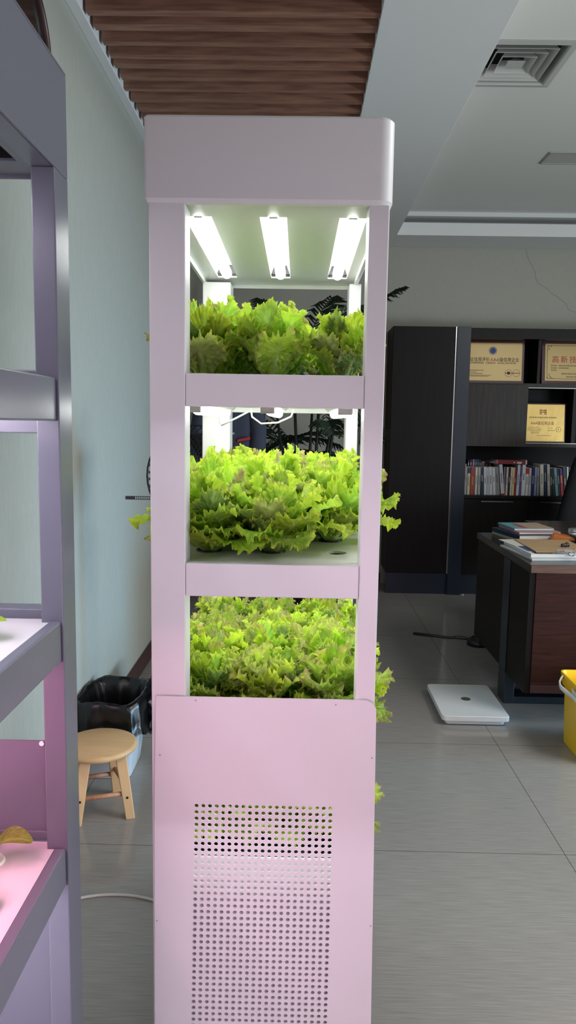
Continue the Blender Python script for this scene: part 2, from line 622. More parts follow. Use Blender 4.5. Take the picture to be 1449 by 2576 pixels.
def plate_with_holes(x0, x1, y0, y1, z0, z1, holes, r, n=16):
    """a flat plate with round planting holes; every hole sits in a square cell of its own"""
    mb = MB()
    s = r * 1.25
    ysort = sorted(set(h[1] for h in holes))
    prev = y0
    for hy in ysort:
        mb.box(x0, x1, prev, hy - s, z0, z1)
        px = x0
        for hxp in sorted(h[0] for h in holes if h[1] == hy):
            mb.box(px, hxp - s, hy - s, hy + s, z0, z1)
            sq, ci = [], []
            for k in range(n):
                a = 2 * PI * (k + 0.5) / n
                ca, sa = math.cos(a), math.sin(a)
                q = s / max(abs(ca), abs(sa))
                sq.append((hxp + q * ca, hy + q * sa))
                ci.append((hxp + r * ca, hy + r * sa))
            # add true square corners by snapping the four diagonal pairs
            vs = [(a, b, z1) for a, b in sq] + [(a, b, z1) for a, b in ci] + [(a, b, z0) for a, b in ci] + [(a, b, z0) for a, b in sq]
            fs = []
            for k in range(n):
                j = (k + 1) % n
                fs += [(k, j, n + j, n + k), (n + k, n + j, 2 * n + j, 2 * n + k), (2 * n + k, 2 * n + j, 3 * n + j, 3 * n + k)]
            mb.add(vs, fs)
            for qx, qy in ((1, 1), (-1, 1), (-1, -1), (1, -1)):
                # corner triangles
                near = sorted(range(n), key=lambda k: (sq[k][0] - hxp - qx * s) ** 2 + (sq[k][1] - hy - qy * s) ** 2)[:2]
                for z in (z1, z0):
                    mb.add([(hxp + qx * s, hy + qy * s, z), (*sq[near[0]], z), (*sq[near[1]], z)], [(0, 1, 2)])
            px = hxp + s
        mb.box(px, x1, hy - s, hy + s, z0, z1)
        prev = hy + s
    mb.box(x0, x1, prev, y1, z0, z1)
    return mb


for lv, (z0, z1) in LV.items():
    if lv < 4:
        part('shelf_beam', MB().box(XI0 + 0.0006, XI1 - 0.0006, YF + 0.0008, YF + 0.022, z0, z1), wp, T, 0.0015)
    part('shelf_beam', MB().box(-0.19, 0.131, 2.12, YR, z0, z1), wp, T, 0.0015)
    tm = plate_with_holes(X0 + 0.004, X1 - 0.002, YF + 0.061, 2.066, z1 - 0.009, z1 - 0.004, [(a, b) for a in HOLX for b in HOLY], 0.021)
    if lv < 4:
        tm.box(XI0 + 0.001, XI1 - 0.001, YF + 0.022, YF + 0.061, z1 - 0.009, z1 - 0.004)
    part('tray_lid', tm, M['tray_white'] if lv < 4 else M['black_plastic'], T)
    bm_ = MB().box(X0 + 0.004, X1 - 0.002, YF + 0.061, 2.066, z0 + 0.012, z0 + 0.016)
    for a, b, c, d in ((X0 + 0.004, X0 + 0.008, YF + 0.061, 2.066), (X1 - 0.006, X1 - 0.002, YF + 0.061, 2.066), (X0 + 0.008, X1 - 0.006, YF + 0.061, YF + 0.065), (X0 + 0.008, X1 - 0.006, 2.062, 2.066)):
        bm_.box(a, b, c, d, z0 + 0.016, z1 - 0.009)
    part('tray_tank', bm_, M['tray_white'], T)
    if lv < 4:
        zb = z0 + 0.006
        for lx in LX:
            hm = MB()
            pr = [(-0.026, zb + 0.006), (-0.016, zb - 0.002), (0.016, zb - 0.002), (0.026, zb + 0.006)]
            hm.rings([[(lx + a, 1.45, z) for a, z in pr], [(lx + a, 2.045, z) for a, z in pr]], close=False, cap=False)
            lo = part('lamp_reflector', hm, M['reflector'], T)
            part('led_tube', MB().tube([(lx, 1.455, zb - 0.009), (lx, 1.75, zb - 0.009), (lx, 2.03, zb - 0.009)], 0.0115, 14), M['tube'], lo, smooth=True)
            part('lamp_bracket', MB().box(lx - 0.021, lx + 0.008, 1.44, 1.46, zb - 0.016, zb + 0.004), M['alu'], lo, 0.003)
        if lv < 3:
            part('lamp_wire', MB().tube([(-0.115, 1.80, zb), (-0.112, 1.80, zb - 0.02), (-0.09, 1.80, zb - 0.036), (-0.05, 1.80, zb - 0.033), (-0.018, 1.80, zb - 0.018), (-0.012, 1.80, zb)], 0.0022, 8), M['cable_white'], T, smooth=True)
            part('lamp_wire', MB().tube([(-0.215, 2.05, zb - 0.01), (-0.214, 2.03, zb - 0.035), (-0.205, 2.0, zb - 0.042), (-0.17, 1.95, zb - 0.027), (-0.125, 1.92, zb - 0.004)], 0.0025, 8), M['cable_white'], T, smooth=True)
# reservoir box behind the perforated panel
rv = MB()
rv.rings([[(x, 1.350, 0.06), (x, 1.350, 0.566), (x, 1.384, 0.590), (x, 1.388, 0.590), (x, 1.388, 0.586), (x, 1.354, 0.562), (x, 1.354, 0.06)] for x in (XI0 + 0.002, 0.114)])
part('reservoir_front', rv, M['tank_grey'], T)
# perforated front panel
PY0, PY1 = 1.3285, 1.3305
P = 0.01268
NC, NR = 21, 50
hx0, hz0 = -0.1805, 0.7265


def fx(x, z):
    """the sheet hangs slightly askew"""
    x -= 0.0062 * (0.7265 - z) / 0.45 * max(0.0, min(1.0, (0.10 - x) / 0.28)) * (1 if -0.2 < x < 0.1 else 0.3)
    if x > 0.1:
        x += 0.009 * max(0.0, 0.93 - z) / 0.65 * (x - 0.1) / 0.055
    return x


pm = MB()
GX0, GX1 = hx0 - P / 2, hx0 + (NC - 0.5) * P
GZ1, GZ0 = hz0 + P / 2, hz0 - (NR - 0.5) * P
HR, NS = 0.0039, 12


def panel_face(yv, flip):
    vs, fs = [], []

    def face(pts):
        o = len(vs)
        vs.extend((fx(a, b), yv, b) for a, b in pts)
        f = tuple(range(o, o + len(pts)))
        fs.append(f[::-1] if flip else f)
    for i in range(NC):
        for j in range(NR):
            cx, cz = hx0 + i * P, hz0 - j * P
            o = len(vs)
            for k in range(NS):
                a = 2 * PI * (k + 0.5) / NS
                ca, sa = math.cos(a), math.sin(a)
                q = (P / 2) / max(abs(ca), abs(sa))
                vs.append((fx(cx + q * ca, cz), yv, cz + q * sa))
            for k in range(NS):
                a = 2 * PI * (k + 0.5) / NS
                vs.append((fx(cx + HR * math.cos(a), cz), yv, cz + HR * math.sin(a)))
            for k in range(NS):
                m_ = (k + 1) % NS
                f = (o + k, o + m_, o + NS + m_, o + NS + k)
                fs.append(f[::-1] if flip else f)
            for qx, qz in ((1, 1), (-1, 1), (-1, -1), (1, -1)):
                k0 = sorted(range(NS), key=lambda k: (math.cos(2 * PI * (k + .5) / NS) - qx) ** 2 + (math.sin(2 * PI * (k + .5) / NS) - qz) ** 2)[:2]
                k0 = sorted(k0)
                if k0 == [0, NS - 1]:
                    k0 = [NS - 1, 0]
                o2 = len(vs)
                vs.append((fx(cx + qx * P / 2, cz), yv, cz + qz * P / 2))
                f = (o2, o + k0[1], o + k0[0])
                fs.append(f[::-1] if flip else f)
    PX0, PX1, PZ0, PZ1 = -0.2575, 0.1535, 0.04, 0.941
    # border bands, cut in strips so that the slight skew stays smooth
    zs = [PZ0] + [GZ0 + (GZ1 - GZ0) * k / 12 for k in range(13)]
    for a, b in zip(zs[:-1], zs[1:]):
        face([(PX0 - 0.003, a), (GX0, a), (GX0, b), (PX0 - 0.003, b)])
        face([(GX1, a), (0.1, a), (0.1, b), (GX1, b)])
        face([(0.1, a), (PX1, a), (PX1, b), (0.1, b)])
    face([(GX0, PZ0), (GX1, PZ0), (GX1, GZ0), (GX0, GZ0)])
    face([(PX0 - 0.003, GZ1), (GX0, GZ1), (GX1, GZ1), (0.1, GZ1), (0.1, PZ1)] +
         [(PX0 + 0.006 + 0.006 * math.cos(PI / 2 + PI / 2 * k / 6), PZ1 - 0.006 + 0.006 * math.sin(PI / 2 + PI / 2 * k / 6)) for k in range(7)])
    face([(0.1, GZ1), (PX1, GZ1)] + [(PX1 - 0.022 + 0.022 * math.cos(PI / 2 * k / 8), PZ1 - 0.022 + 0.022 * math.sin(PI / 2 * k / 8)) for k in range(9)] + [(0.1, PZ1)])
    return vs, fs


v1, f1 = panel_face(PY0, False)
pm.add(v1, f1)
# hole walls
for i in range(NC):
    for j in range(NR):
        cx, cz = hx0 + i * P, hz0 - j * P
        vs = []
        for yv in (PY0, PY0 + 0.0022):
            for k in range(NS):
                a = 2 * PI * (k + 0.5) / NS
                vs.append((fx(cx + HR * math.cos(a), cz), yv, cz + HR * math.sin(a)))
        pm.add(vs, [(k, (k + 1) % NS, NS + (k + 1) % NS, NS + k) for k in range(NS)])
v2, f2 = panel_face(PY0 + 0.0022, True)
pm.add(v2, f2)
part('perforated_panel', pm, wp, T)
for sxp, szp in ((-0.185, 0.934), (0.078, 0.931), (-0.250, 0.826), (0.147, 0.829), (-0.256, 0.49), (0.150, 0.49)):
    part('screw', MB().tube([(fx(sxp, szp), PY0 - 0.0006, szp), (fx(sxp, szp), PY0 + 0.001, szp)], 0.0016, 10), M['alu'], T)
# strap with slots at the far side post
sp = MB()
SY = 1.45
sp.box(-0.338, -0.320, SY, SY + 0.0015, 1.2945, 1.3015)
sp.box(-0.320, -0.266, SY, SY + 0.0015, 1.3003, 1.3015).box(-0.320, -0.266, SY, SY + 0.0015, 1.2945, 1.2957)
for k in range(11):
    x = -0.320 + k * 0.0036
    sp.box(x, x + 0.0012, SY, SY + 0.0015, 1.2957, 1.3003)
sp.box(-0.286, -0.266, SY - 0.003, SY + 0.005, 1.290, 1.306)
part('cable_strap', sp, M['black_plastic'], T, label='black slotted cable strap')

# ================================================================== LETTUCE
rng = np.random.default_rng(11)


def lettuce_mesh(name, seed, nleaf, L0, W0, droop, tipcol, tall):
    """one head of frilly leaf lettuce: every leaf is a ruffled, toothed disc on a pale rib"""
    r = np.random.default_rng(seed)
    NT = 208
    RH = np.array([0.0, .22, .40, .56, .69, .79, .87, .93, .97, 1.0])[:, None]
    TH = (np.arange(NT) / NT * 2 * PI)[None, :]
    V, F, COL = [], [], []
    off = 0
    for i in range(nleaf):
        t = i / (nleaf - 1)                     # 0 outer ... 1 heart
        az = i * 2.39996 + r.uniform(-.3, .3)
        th = (1.0 - 0.90 * t ** 0.9) * tall + r.uniform(-.08, .08)
        L = L0 * (0.76 + 0.28 * t ** .6 - .10 * t ** 4) * r.uniform(.92, 1.08)
        Wd = W0 * (1.06 - 0.28 * t) * r.uniform(.85, 1.15)
        curl = (droop * (1 - t) ** 1.3 + 0.15) * r.uniform(.6, 1.4)
        sv = np.linspace(0, 1.25, 60)
        ang = th + curl * np.clip(sv, 0, 1.2) ** 2.2
        cr_ = np.concatenate([[0], np.cumsum(np.sin(ang[:-1]) * np.diff(sv) * L)])
        cz_ = np.concatenate([[0], np.cumsum(np.cos(ang[:-1]) * np.diff(sv) * L)])
        ph = r.uniform(0, 6.28, 16)
        c_, s_ = np.cos(TH), np.sin(TH)
        ns = r.standard_normal(NT)[None, :]
        saw = np.abs(((TH / (2 * PI) * 56 + .25 * np.sin(3 * TH + ph[0])) % 1) - .5) * 2
        edge = 1 + .06 * np.sin(5 * TH + ph[1]) + .05 * np.sin(9 * TH + ph[2])
        tooth = .060 * (saw - .5) * (1 + .5 * np.sin(7 * TH + ph[13])) + .014 * ns
        front = c_ > 0
        A0 = np.where(front, .56 + .44 * c_, .56 + .50 * c_)
        B0 = s_ * np.where(front, 1.0 - .12 * c_ ** 2, 1.0 - .52 * c_ ** 2)
        rad = RH * (1 + (edge - 1) * RH ** 2 + tooth * RH ** 10)
        a = .56 + (A0 - .56) * rad                                   # along the rib, in leaf lengths
        b = B0 * rad * Wd                                            # across, metres
        fade = np.clip((a - .10) / .28, 0, 1)
        ruf = fade * (.0068 * RH ** 2.5 * np.sin(4 * TH + ph[3]) + .0056 * RH ** 4 * np.sin(11 * TH + ph[4] + .9 * np.sin(2 * TH + ph[5]))
                      + .0062 * RH ** 7 * np.sin(23 * TH + ph[6] + 1.2 * np.sin(3 * TH + ph[7])) + .0032 * RH ** 11 * np.sin(47 * TH + ph[8]))
        am, bm = a * L, b
        bub = .0024 * (np.sin(330 * bm + ph[9] + 90 * am) * np.sin(300 * am + ph[10]) + .8 * np.sin(560 * bm - 200 * am + ph[11]) * np.sin(480 * am + ph[12])) * np.clip(np.abs(bm) / .008, 0, 1) * fade
        nrm = (ruf + bub) * (W0 / .048) + .30 * bm ** 2 / Wd * (1.1 - .9 * a) + r.uniform(-.10, .10) * bm
        al = np.interp(a, sv, ang)
        R_ = np.interp(a, sv, cr_) - np.cos(al) * nrm + .004 + .006 * (1 - t)
        Z_ = np.maximum(np.interp(a, sv, cz_) + np.sin(al) * nrm, -.025)
        ca, sa = math.cos(az), math.sin(az)
        V.append(np.stack([R_ * ca - b * sa, R_ * sa + b * ca, Z_], -1).reshape(-1, 3))
        nR = len(RH)
        idx = np.arange(nR * NT).reshape(nR, NT) + off
        nx = np.roll(idx, -1, 1)
        F.append(np.stack([idx[:-1], idx[1:], nx[1:], nx[:-1]], -1).reshape(-1, 4))
        off += nR * NT
        blade = np.array([0.53, 0.75, 0.050]) * r.uniform(.52, 1.12) * np.array([r.uniform(.80, 1.12), 1, r.uniform(.7, 1.8)])
        k_ = r.random()
        if k_ < 0.10:
            blade = np.array([0.16, 0.27, 0.055])
        elif k_ < 0.10 + .4 * tipcol:
            blade = blade * .6 + np.array([0.16, 0.13, 0.09])
        rib = np.array([0.66, 0.78, 0.30])
        frill = np.array([0.64, 0.76, 0.085]) if r.random() > tipcol else np.array([0.50, 0.36, 0.20])
        ribw = np.clip(1 - np.abs(bm) / (.0075 * (1.15 - a)), 0, 1) ** .6 * np.clip(1.05 - a, 0, 1)
        vein = np.clip(np.sin((a - np.abs(bm) / L * .75) * 6.283 * 8.0) - .72, 0, 1) * 2.4 * np.clip(1 - RH ** 3, 0, 1)
        rb = np.clip(ribw + .5 * vein, 0, 1)[..., None]
        fr = (np.clip((RH - .80) / .20, 0, 1) ** 1.3 * fade)[..., None]
        c = blade * (1 - rb) + rib * rb
        c = c * (1 - fr * .7) + frill * fr * .7
        COL.append(np.concatenate([np.clip(c, 0, 1), np.ones(c.shape[:2] + (1,))], -1).reshape(-1, 4))
        # the fleshy rib
        na = 12
        q = np.linspace(0, .72, na)
        alq, rq, zq = np.interp(q, sv, ang), np.interp(q, sv, cr_) + .004 + .006 * (1 - t), np.interp(q, sv, cz_)
        hw = Wd * .20 * (1 - q / .76) ** .7
        ring_ = []
        for sgn, dn in ((-1, .002), (0, -.0040), (1, .002)):
            dnn = dn * (1 - q / .8)
            rr = rq - np.cos(alq) * dnn
            ring_.append(np.stack([rr * ca - sgn * hw * sa, rr * sa + sgn * hw * ca, zq + np.sin(alq) * dnn], -1))
        V.append(np.stack(ring_, 1).reshape(-1, 3))
        ix = np.arange(na * 3).reshape(na, 3) + off
        F.append(np.stack([ix[:-1, :-1], ix[:-1, 1:], ix[1:, 1:], ix[1:, :-1]], -1).reshape(-1, 4))
        off += na * 3
        rc = (rib * .5 + blade * .5)[None, :] * (q / .72)[:, None] + rib[None, :] * (1 - q / .72)[:, None]
        COL.append(np.concatenate([np.repeat(rc, 3, 0), np.ones((na * 3, 1))], 1))
    V = np.concatenate(V); F = np.concatenate(F); COL = np.concatenate(COL)
    me = bpy.data.meshes.new(name)
    me.from_pydata(V.tolist(), [], F.tolist())
    me.update()
    at = me.color_attributes.new('pigment', 'FLOAT_COLOR', 'POINT')
    at.data.foreach_set('color', COL.astype(np.float32).ravel())
    me.polygons.foreach_set('use_smooth', [True] * len(me.polygons))
    me.materials.append(M['leaf'])
    return me


LM = {
    'tall': [lettuce_mesh('foliage', 100 + k, 20, 0.166, 0.046, 0.75, 0.15, 0.70) for k in range(3)],
    'bushy': [lettuce_mesh('foliage', 200 + k, 28, 0.176, 0.045, 1.45, 0.20, 1.02) for k in range(4)],
    'broad': [lettuce_mesh('foliage', 300 + k, 28, 0.150, 0.043, 1.45, 0.40, 1.00) for k in range(4)],
}
pot = MB()
pot.lathe([(0.024, 0.0), (0.024, 0.003), (0.019, 0.003), (0.0185, -0.004), (0.015, -0.034), (0.0, -0.034)], 14)
ROWW = ('front row', 'second row from the front', 'third row from the front', 'back row')
COLW = ('by the wide post', 'middle', 'by the narrow post')
SHW = {1: 'top', 2: 'middle', 3: 'third', 4: 'lowest'}
POTME = None
rl = random.Random(4)
for lv in (1, 2, 3, 4):
    zp = LV[lv][1] - 0.004
    for ri, py in enumerate(HOLY):
        if lv == 4 and ri not in (1, 2):
            continue
        for ci, px in enumerate(HOLX):
            if lv == 2 and ri == 0 and ci == 2:
                continue                                     # the empty hole
            fam = {1: 'tall', 2: 'bushy', 3: 'broad', 4: 'broad'}[lv]
            me = LM[fam][(ri * 3 + ci + lv) % len(LM[fam])]
            if lv == 4:
                lab = 'lettuce seen through panel holes, lowest shelf, %s, %s' % (('nearer row' if ri == 1 else 'farther row'), COLW[ci])
            else:
                lab = '%s green lettuce on %s shelf, %s, %s' % ({1: 'upright', 2: 'frilly', 3: 'dense'}[lv], SHW[lv], ROWW[ri], COLW[ci])
            o = thing('lettuce', lab, 'lettuce', (px + rl.uniform(-.006, .006), py, zp), {1: 'lettuces on the top shelf', 2: 'lettuces on the middle shelf', 3: 'lettuces on the third shelf', 4: 'lettuces behind the perforated panel'}[lv])
            sc = rl.uniform(.95, 1.06) * {1: 1.0, 2: 1.09, 3: 0.99, 4: 0.80}[lv]
            if lv == 4 and ri == 1:
                sc *= 1.40 if ci != 1 else 1.15
            if lv == 1 and ci == 2:
                sc *= 0.80
            o.scale = (sc, sc, sc * (1 if not (lv == 2 and ri == 0) else 0.86))
            o.rotation_euler = (0, 0, rl.uniform(0, 6.28))
            fo = bpy.data.objects.new('foliage', me)
            C.objects.link(fo)
            fo.parent = o
            if POTME is None:
                po = part('net_pot', pot, M['black_plastic'], o, local=True)
                POTME = po.data
            else:
                po = bpy.data.objects.new('net_pot', POTME)
                C.objects.link(po)
                po.parent = o

# ================================================================== GREY GROW RACK
G = thing('grow_rack', 'dark grey multi-tier grow rack with pink-lit lower shelf by the textured wall', 'plant rack', (-0.6, 0.8, 0))
gp = M['grey_paint']
GX, GF = -0.362, 1.193
for (a, b, c, d) in ((-0.397, GX, 1.129, GF), (-0.397, GX, 0.42, 0.484), (-0.86, -0.825, 1.129, GF), (-0.86, -0.825, 0.42, 0.484)):
    part('post', MB().box(a, b, c, d, 0, 1.815), gp, G, 0.002)
gh = MB()
gh.box(GX - 0.004, GX, 0.42, GF, 1.815, 1.965).box(-0.86, -0.856, 0.42, GF, 1.815, 1.965)
gh.box(-0.856, GX - 0.004, 0.42, 0.424, 1.815, 1.965).box(-0.856, GX - 0.004, GF - 0.004, GF, 1.815, 1.965)
gh.box(-0.86, GX, 0.42, GF, 1.965, 1.969)
gh.box(-0.40, GX - 0.004, 0.424, GF - 0.004, 1.815, 1.818)
part('hood', gh, gp, G, 0.0015)
gu = MB()
gs = (-0.450, -0.59, -0.73)
gx = -0.40
for lx in gs:
    gu.box(lx + 0.035, gx, 0.424, GF - 0.004, 1.820, 1.824)
    gu.box(lx - 0.035, lx + 0.035, 0.424, 0.52, 1.820, 1.824).box(lx - 0.035, lx + 0.035, 1.125, GF - 0.004, 1.820, 1.824)
    gx = lx - 0.035
gu.box(-0.856, gx, 0.424, GF - 0.004, 1.820, 1.824)
part('hood_underside', gu, M['grey_paint'], G)
gw = part('lamp_slot', MB().box(gs[0] - 0.04, gs[0] + 0.04, 0.51, 1.135, 1.85, 1.855).box(gs[0] + 0.0355, gs[0] + 0.04, 0.51, 1.12, 1.8245, 1.85).box(gs[0] - 0.04, gs[0] - 0.0355, 0.51, 1.12, 1.8245, 1.85).box(gs[0] - 0.0355, gs[0] + 0.0355, 1.1255, 1.135, 1.8245, 1.85), M['black_plastic'], G, label='dark empty lamp slot')
part('lamp_wire', MB().tube([(-0.44, 0.98, 1.848), (-0.428, 1.05, 1.838), (-0.436, 1.09, 1.838), (-0.45, 1.08, 1.848)], 0.0025, 6), M['cable_white'], gw, smooth=True)
GL = ((1.447, 1.512, 'tube_lilac'), (1.070, 1.136, 'tube_lilac'), (0.693, 0.758, 'tube_pink'), (0.316, 0.381, 'tube'))
for lx in gs[1:]:
    part('led_tube', MB().tube([(lx, 0.54, 1.828), (lx, 0.8, 1.828), (lx, 1.09, 1.828)], 0.012, 10), M['tube_lilac'], G, smooth=True)
for z0, z1, tb in GL:
    part('shelf_beam', MB().box(-0.384, GX - 0.004, 0.485, 1.1285, z0, z1), gp, G, 0.003)
    part('shelf_beam', MB().box(-0.824, -0.398, 1.155, GF - 0.003, z0 - 0.02, z1 + 0.012), gp, G, 0.002)
    part('shelf_plate', MB().box(-0.84, -0.385, 0.47, 1.150, z1 - 0.008, z1 - 0.003), M['rack_plate'], G)
    if z0 > 0.5:
        tb2 = {1.447: 'tube_lilac', 1.070: 'tube_pink', 0.693: 'tube_lilac'}[z0]
        for lx in (-0.50, -0.66):
            part('led_tube', MB().tube([(lx, 0.54, z0 + 0.002), (lx, 0.8, z0 + 0.002), (lx, 1.09, z0 + 0.002)], 0.011, 10), M[tb2], G, smooth=True)
part('back_panel', MB().box(-0.824, -0.398, 1.160, 1.163, 0.04, 0.925), gp, G)
part('screw', MB().tube([(-0.412, 1.158, 0.921), (-0.412, 1.161, 0.921)], 0.0042, 8), M['cream'], G)
co = part('plug_connector', MB().box(-0.440, -0.426, 0.975, 1.0, 1.405, 1.432), M['clear_white'], G, 0.003)
part('lamp_wire', MB().tube([(-0.428, 0.99, 1.43), (-0.415, 0.99, 1.44), (-0.412, 0.99, 1.452), (-0.425, 0.99, 1.458)], 0.0028, 8), M['black_plastic'], co, smooth=True)


def simple_leaf(L, Wd, bend, col, az=0.0, th=0.9, cup=0.3):
    """oval leaf with midrib, built in its own frame"""
    nU, nV = 9, 14
    vs, cs = [], []
    r_, z_ = 0.0, 0.0
    for j in range(nV):
        v = j / (nV - 1)
        a = th + bend * v
        w = Wd * max(0.04, math.sin(PI * min(1, (v * 0.93 + 0.04))) ** 0.75) * (0.25 if v < 0.18 else 1)
        for i in range(nU):
            u = -1 + 2 * i / (nU - 1)
            nrm = cup * abs(u) ** 1.5 * w - 0.06 * Wd * math.sin(9 * v) * abs(u)
            R_ = r_ - math.cos(a) * nrm
            Z_ = z_ + math.sin(a) * nrm
            vs.append((R_ * math.cos(az) - u * w * math.sin(az), R_ * math.sin(az) + u * w * math.cos(az), Z_))
            k = max(0, 1 - abs(u) * 5)
            cs.append(tuple(col[q] * (1 + .5 * k) for q in range(3)) + (1,))
        r_ += math.sin(a) * L / (nV - 1)
        z_ += math.cos(a) * L / (nV - 1)
    fs = [(j * nU + i, j * nU + i + 1, (j + 1) * nU + i + 1, (j + 1) * nU + i) for j in range(nV - 1) for i in range(nU - 1)]
    return vs, fs, cs


def seedling(loc, label, leaves):
    o = thing('seedling', label, 'seedling', loc, 'seedlings in the grey rack')
    part('collar', MB().lathe([(0.0, 0.0), (0.024, 0.0), (0.022, 0.004), (0.0, 0.005)], 20), M['cream'], o, local=True)
    for (L, Wd, bend, col, az, th) in leaves:
        vs, fs, cs = simple_leaf(L, Wd, bend, col, az, th)
        p_ = part('leaf', MB().add([(a, b, c + 0.005) for a, b, c in vs], fs), M['leaf'], o, smooth=True, local=True)
        at = p_.data.color_attributes.new('pigment', 'FLOAT_COLOR', 'POINT')
        at.data.foreach_set('color', [q for c in cs for q in c])
    return o


gr, ol, br = (0.26, 0.40, 0.04), (0.20, 0.24, 0.04), (0.17, 0.15, 0.05)
seedling((-0.470, 1.00, 1.509), 'bright green seedling on the top shelf of the grey rack', [(0.06, 0.026, 1.2, gr, 0.1, 0.4), (0.06, 0.024, 1.2, gr, 2.4, 0.5), (0.05, 0.022, 1.0, gr, 4.2, 0.5)])
seedling((-0.449, 1.03, 1.133), 'green seedling with cream collar on the white shelf of the grey rack', [(0.045, 0.02, 1.5, gr, 0.2, 0.3), (0.05, 0.02, 1.3, gr, 2.2, 0.4), (0.05, 0.02, 1.3, gr, 4.2, 0.5)])
seedling((-0.475, 1.09, 0.755), 'olive green seedling with arched leaves at the back of the pink shelf', [(0.085, 0.026, 1.75, ol, 0.0, 0.35), (0.07, 0.024, 1.5, ol, 2.6, 0.4), (0.06, 0.022, 1.4, ol, 4.4, 0.5)])
seedling((-0.466, 0.985, 0.755), 'brownish seedling nearer the front of the pink shelf', [(0.062, 0.022, 1.9, br, -0.3, 0.6), (0.06, 0.022, 1.6, ol, 2.0, 0.5), (0.06, 0.02, 1.5, br, 4.0, 0.5)])

# ================================================================== BOOKCASE
B = thing('bookcase', 'long dark wood wall bookcase with tall door and open shelves', 'bookcase', (1.9, 6.5, 0))
BF = 6.30
dw, mw = M['dark_wood'], M['mid_dark_wood']
part('tall_cabinet', MB().box(0.772, 1.297, BF + 0.021, YB - 0.01, 0.18, 2.256), dw, B, 0.001)
dr = part('door', MB().box(0.774, 1.288, BF, BF + 0.02, 0.185, 2.256), dw, B, 0.001)
part('edge_strip', MB().box(1.289, 1.299, BF - 0.004, BF + 0.02, 0.18, 2.256), M['chrome'], dr)
part('plinth', MB().box(0.774, 1.30, BF + 0.01, BF + 0.03, 0.0, 0.18), M['dark_blue'], B)
part('upright', MB().box(1.300, 1.412, BF - 0.02, BF + 0.38, 0.0, 2.256), M['dark_blue'], B, 0.002)
part('back_board', MB().box(1.412, 4.6, 6.60, 6.62, 0.0, 2.256), plain('back_board_wood', rgb(20, 22, 27), 0.55, spec=0.2, bump=0.3, bscale=30), B)
part('top_board', MB().box(1.412, 4.6, BF, 6.60, 2.165, 2.25), dw, B, 0.001)
part('shelf', MB().box(1.412, 4.6, BF + 0.02, 6.60, 1.765, 1.805), mw, B, 0.001)
part('shelf', MB().box(1.412, 4.6, BF + 0.02, 6.60, 1.276, 1.310), mw, B, 0.001)
for z in (1.765, 1.306):
    part('edge_strip', MB().box(1.912, 4.6, BF + 0.014, BF + 0.02, z, z + 0.006), M['alu'], B)
part('sliding_panel', MB().box(1.4125, 1.911, BF - 0.004, BF + 0.016, 1.277, 1.792), mw, B, 0.001)
part('divider', MB().box(2.30, 2.33, BF + 0.03, 6.60, 1.31, 1.765), dw, B)
part('divider', MB().box(1.985, 2.01, BF + 0.03, 6.60, 1.806, 2.165), dw, B)
part('lower_top', MB().box(1.412, 4.6, BF - 0.002, 6.60, 0.835, 0.863), M['desk_top'], B, 0.001)
part('lower_cabinet', MB().box(1.412, 4.6, BF + 0.025, 6.60, 0.18, 0.835), dw, B)
for a, b, c in ((1.414, 1.96, (1.56, 1.83)), (1.965, 2.52, (2.06, 2.34)), (2.525, 3.1, (2.62, 2.9))):
    d_ = part('cabinet_door', MB().box(a, b, BF, BF + 0.022, 0.18, 0.826), dw, B, 0.001)
    part('handle', MB().box(c[0], c[1], BF - 0.012, BF, 0.806, 0.814), M['chrome'], d_)
part('plinth', MB().box(1.412, 4.6, BF + 0.03, BF + 0.05, 0.0, 0.18), M['dark_blue'], B)
part('chip', MB().box(1.43, 1.445, 6.275, 6.29, 0, 0.008), M['paper'], B)


def plaque(name_label, x0, x1, z0, z1, yb, tilt, inset, mat, loc_group='award plaques in the bookcase'):
    """plaque leaning back; built upright in its own frame, front face at y=0"""
    o = thing('award_plaque', name_label, 'plaque', ((x0 + x1) / 2, yb, z0), loc_group)
    ORG[o] = Vector((0, 0, 0))
    o.rotation_euler = (-tilt, 0, 0)
    w, h = (x1 - x0) / 2, z1 - z0
    part('frame', MB().box(-w, w, 0.0, 0.02, 0, h), M['maroon'], o, 0.004, local=True)
    part('face_plate', MB().box(-w + inset, w - inset, -0.004, 0.001, inset, h - inset), mat, o, 0.001, local=True)
    return o, w, h


def bars(rows, yv=-0.0046):
    """rows of tiny unreadable print: (x0, x1, z, height)"""
    mb = MB()
    rr_ = random.Random(9)
    for x0, x1, z, hh in rows:
        x = x0
        while x < x1 - hh * .3:
            w_ = min(hh * rr_.uniform(.75, 1.0), x1 - x)
            mb.box(x, x + w_ * .4, yv, yv + .0008, z, z + hh)
            mb.box(x + w_ * .5, x + w_ * .85, yv, yv + .0008, z + hh * .1, z + hh * .6)
            x += hh * 1.15
    return mb


def ring(cx, cz, r, t, yv=-0.0047, n=28):
    mb = MB()
    a = [(cx + r * math.cos(2 * PI * k / n), yv, cz + r * math.sin(2 * PI * k / n)) for k in range(n)]
    b = [(cx + (r - t) * math.cos(2 * PI * k / n), yv, cz + (r - t) * math.sin(2 * PI * k / n)) for k in range(n)]
    mb.add(a + b, [(k, (k + 1) % n, n + (k + 1) % n, n + k) for k in range(n)])
    return mb


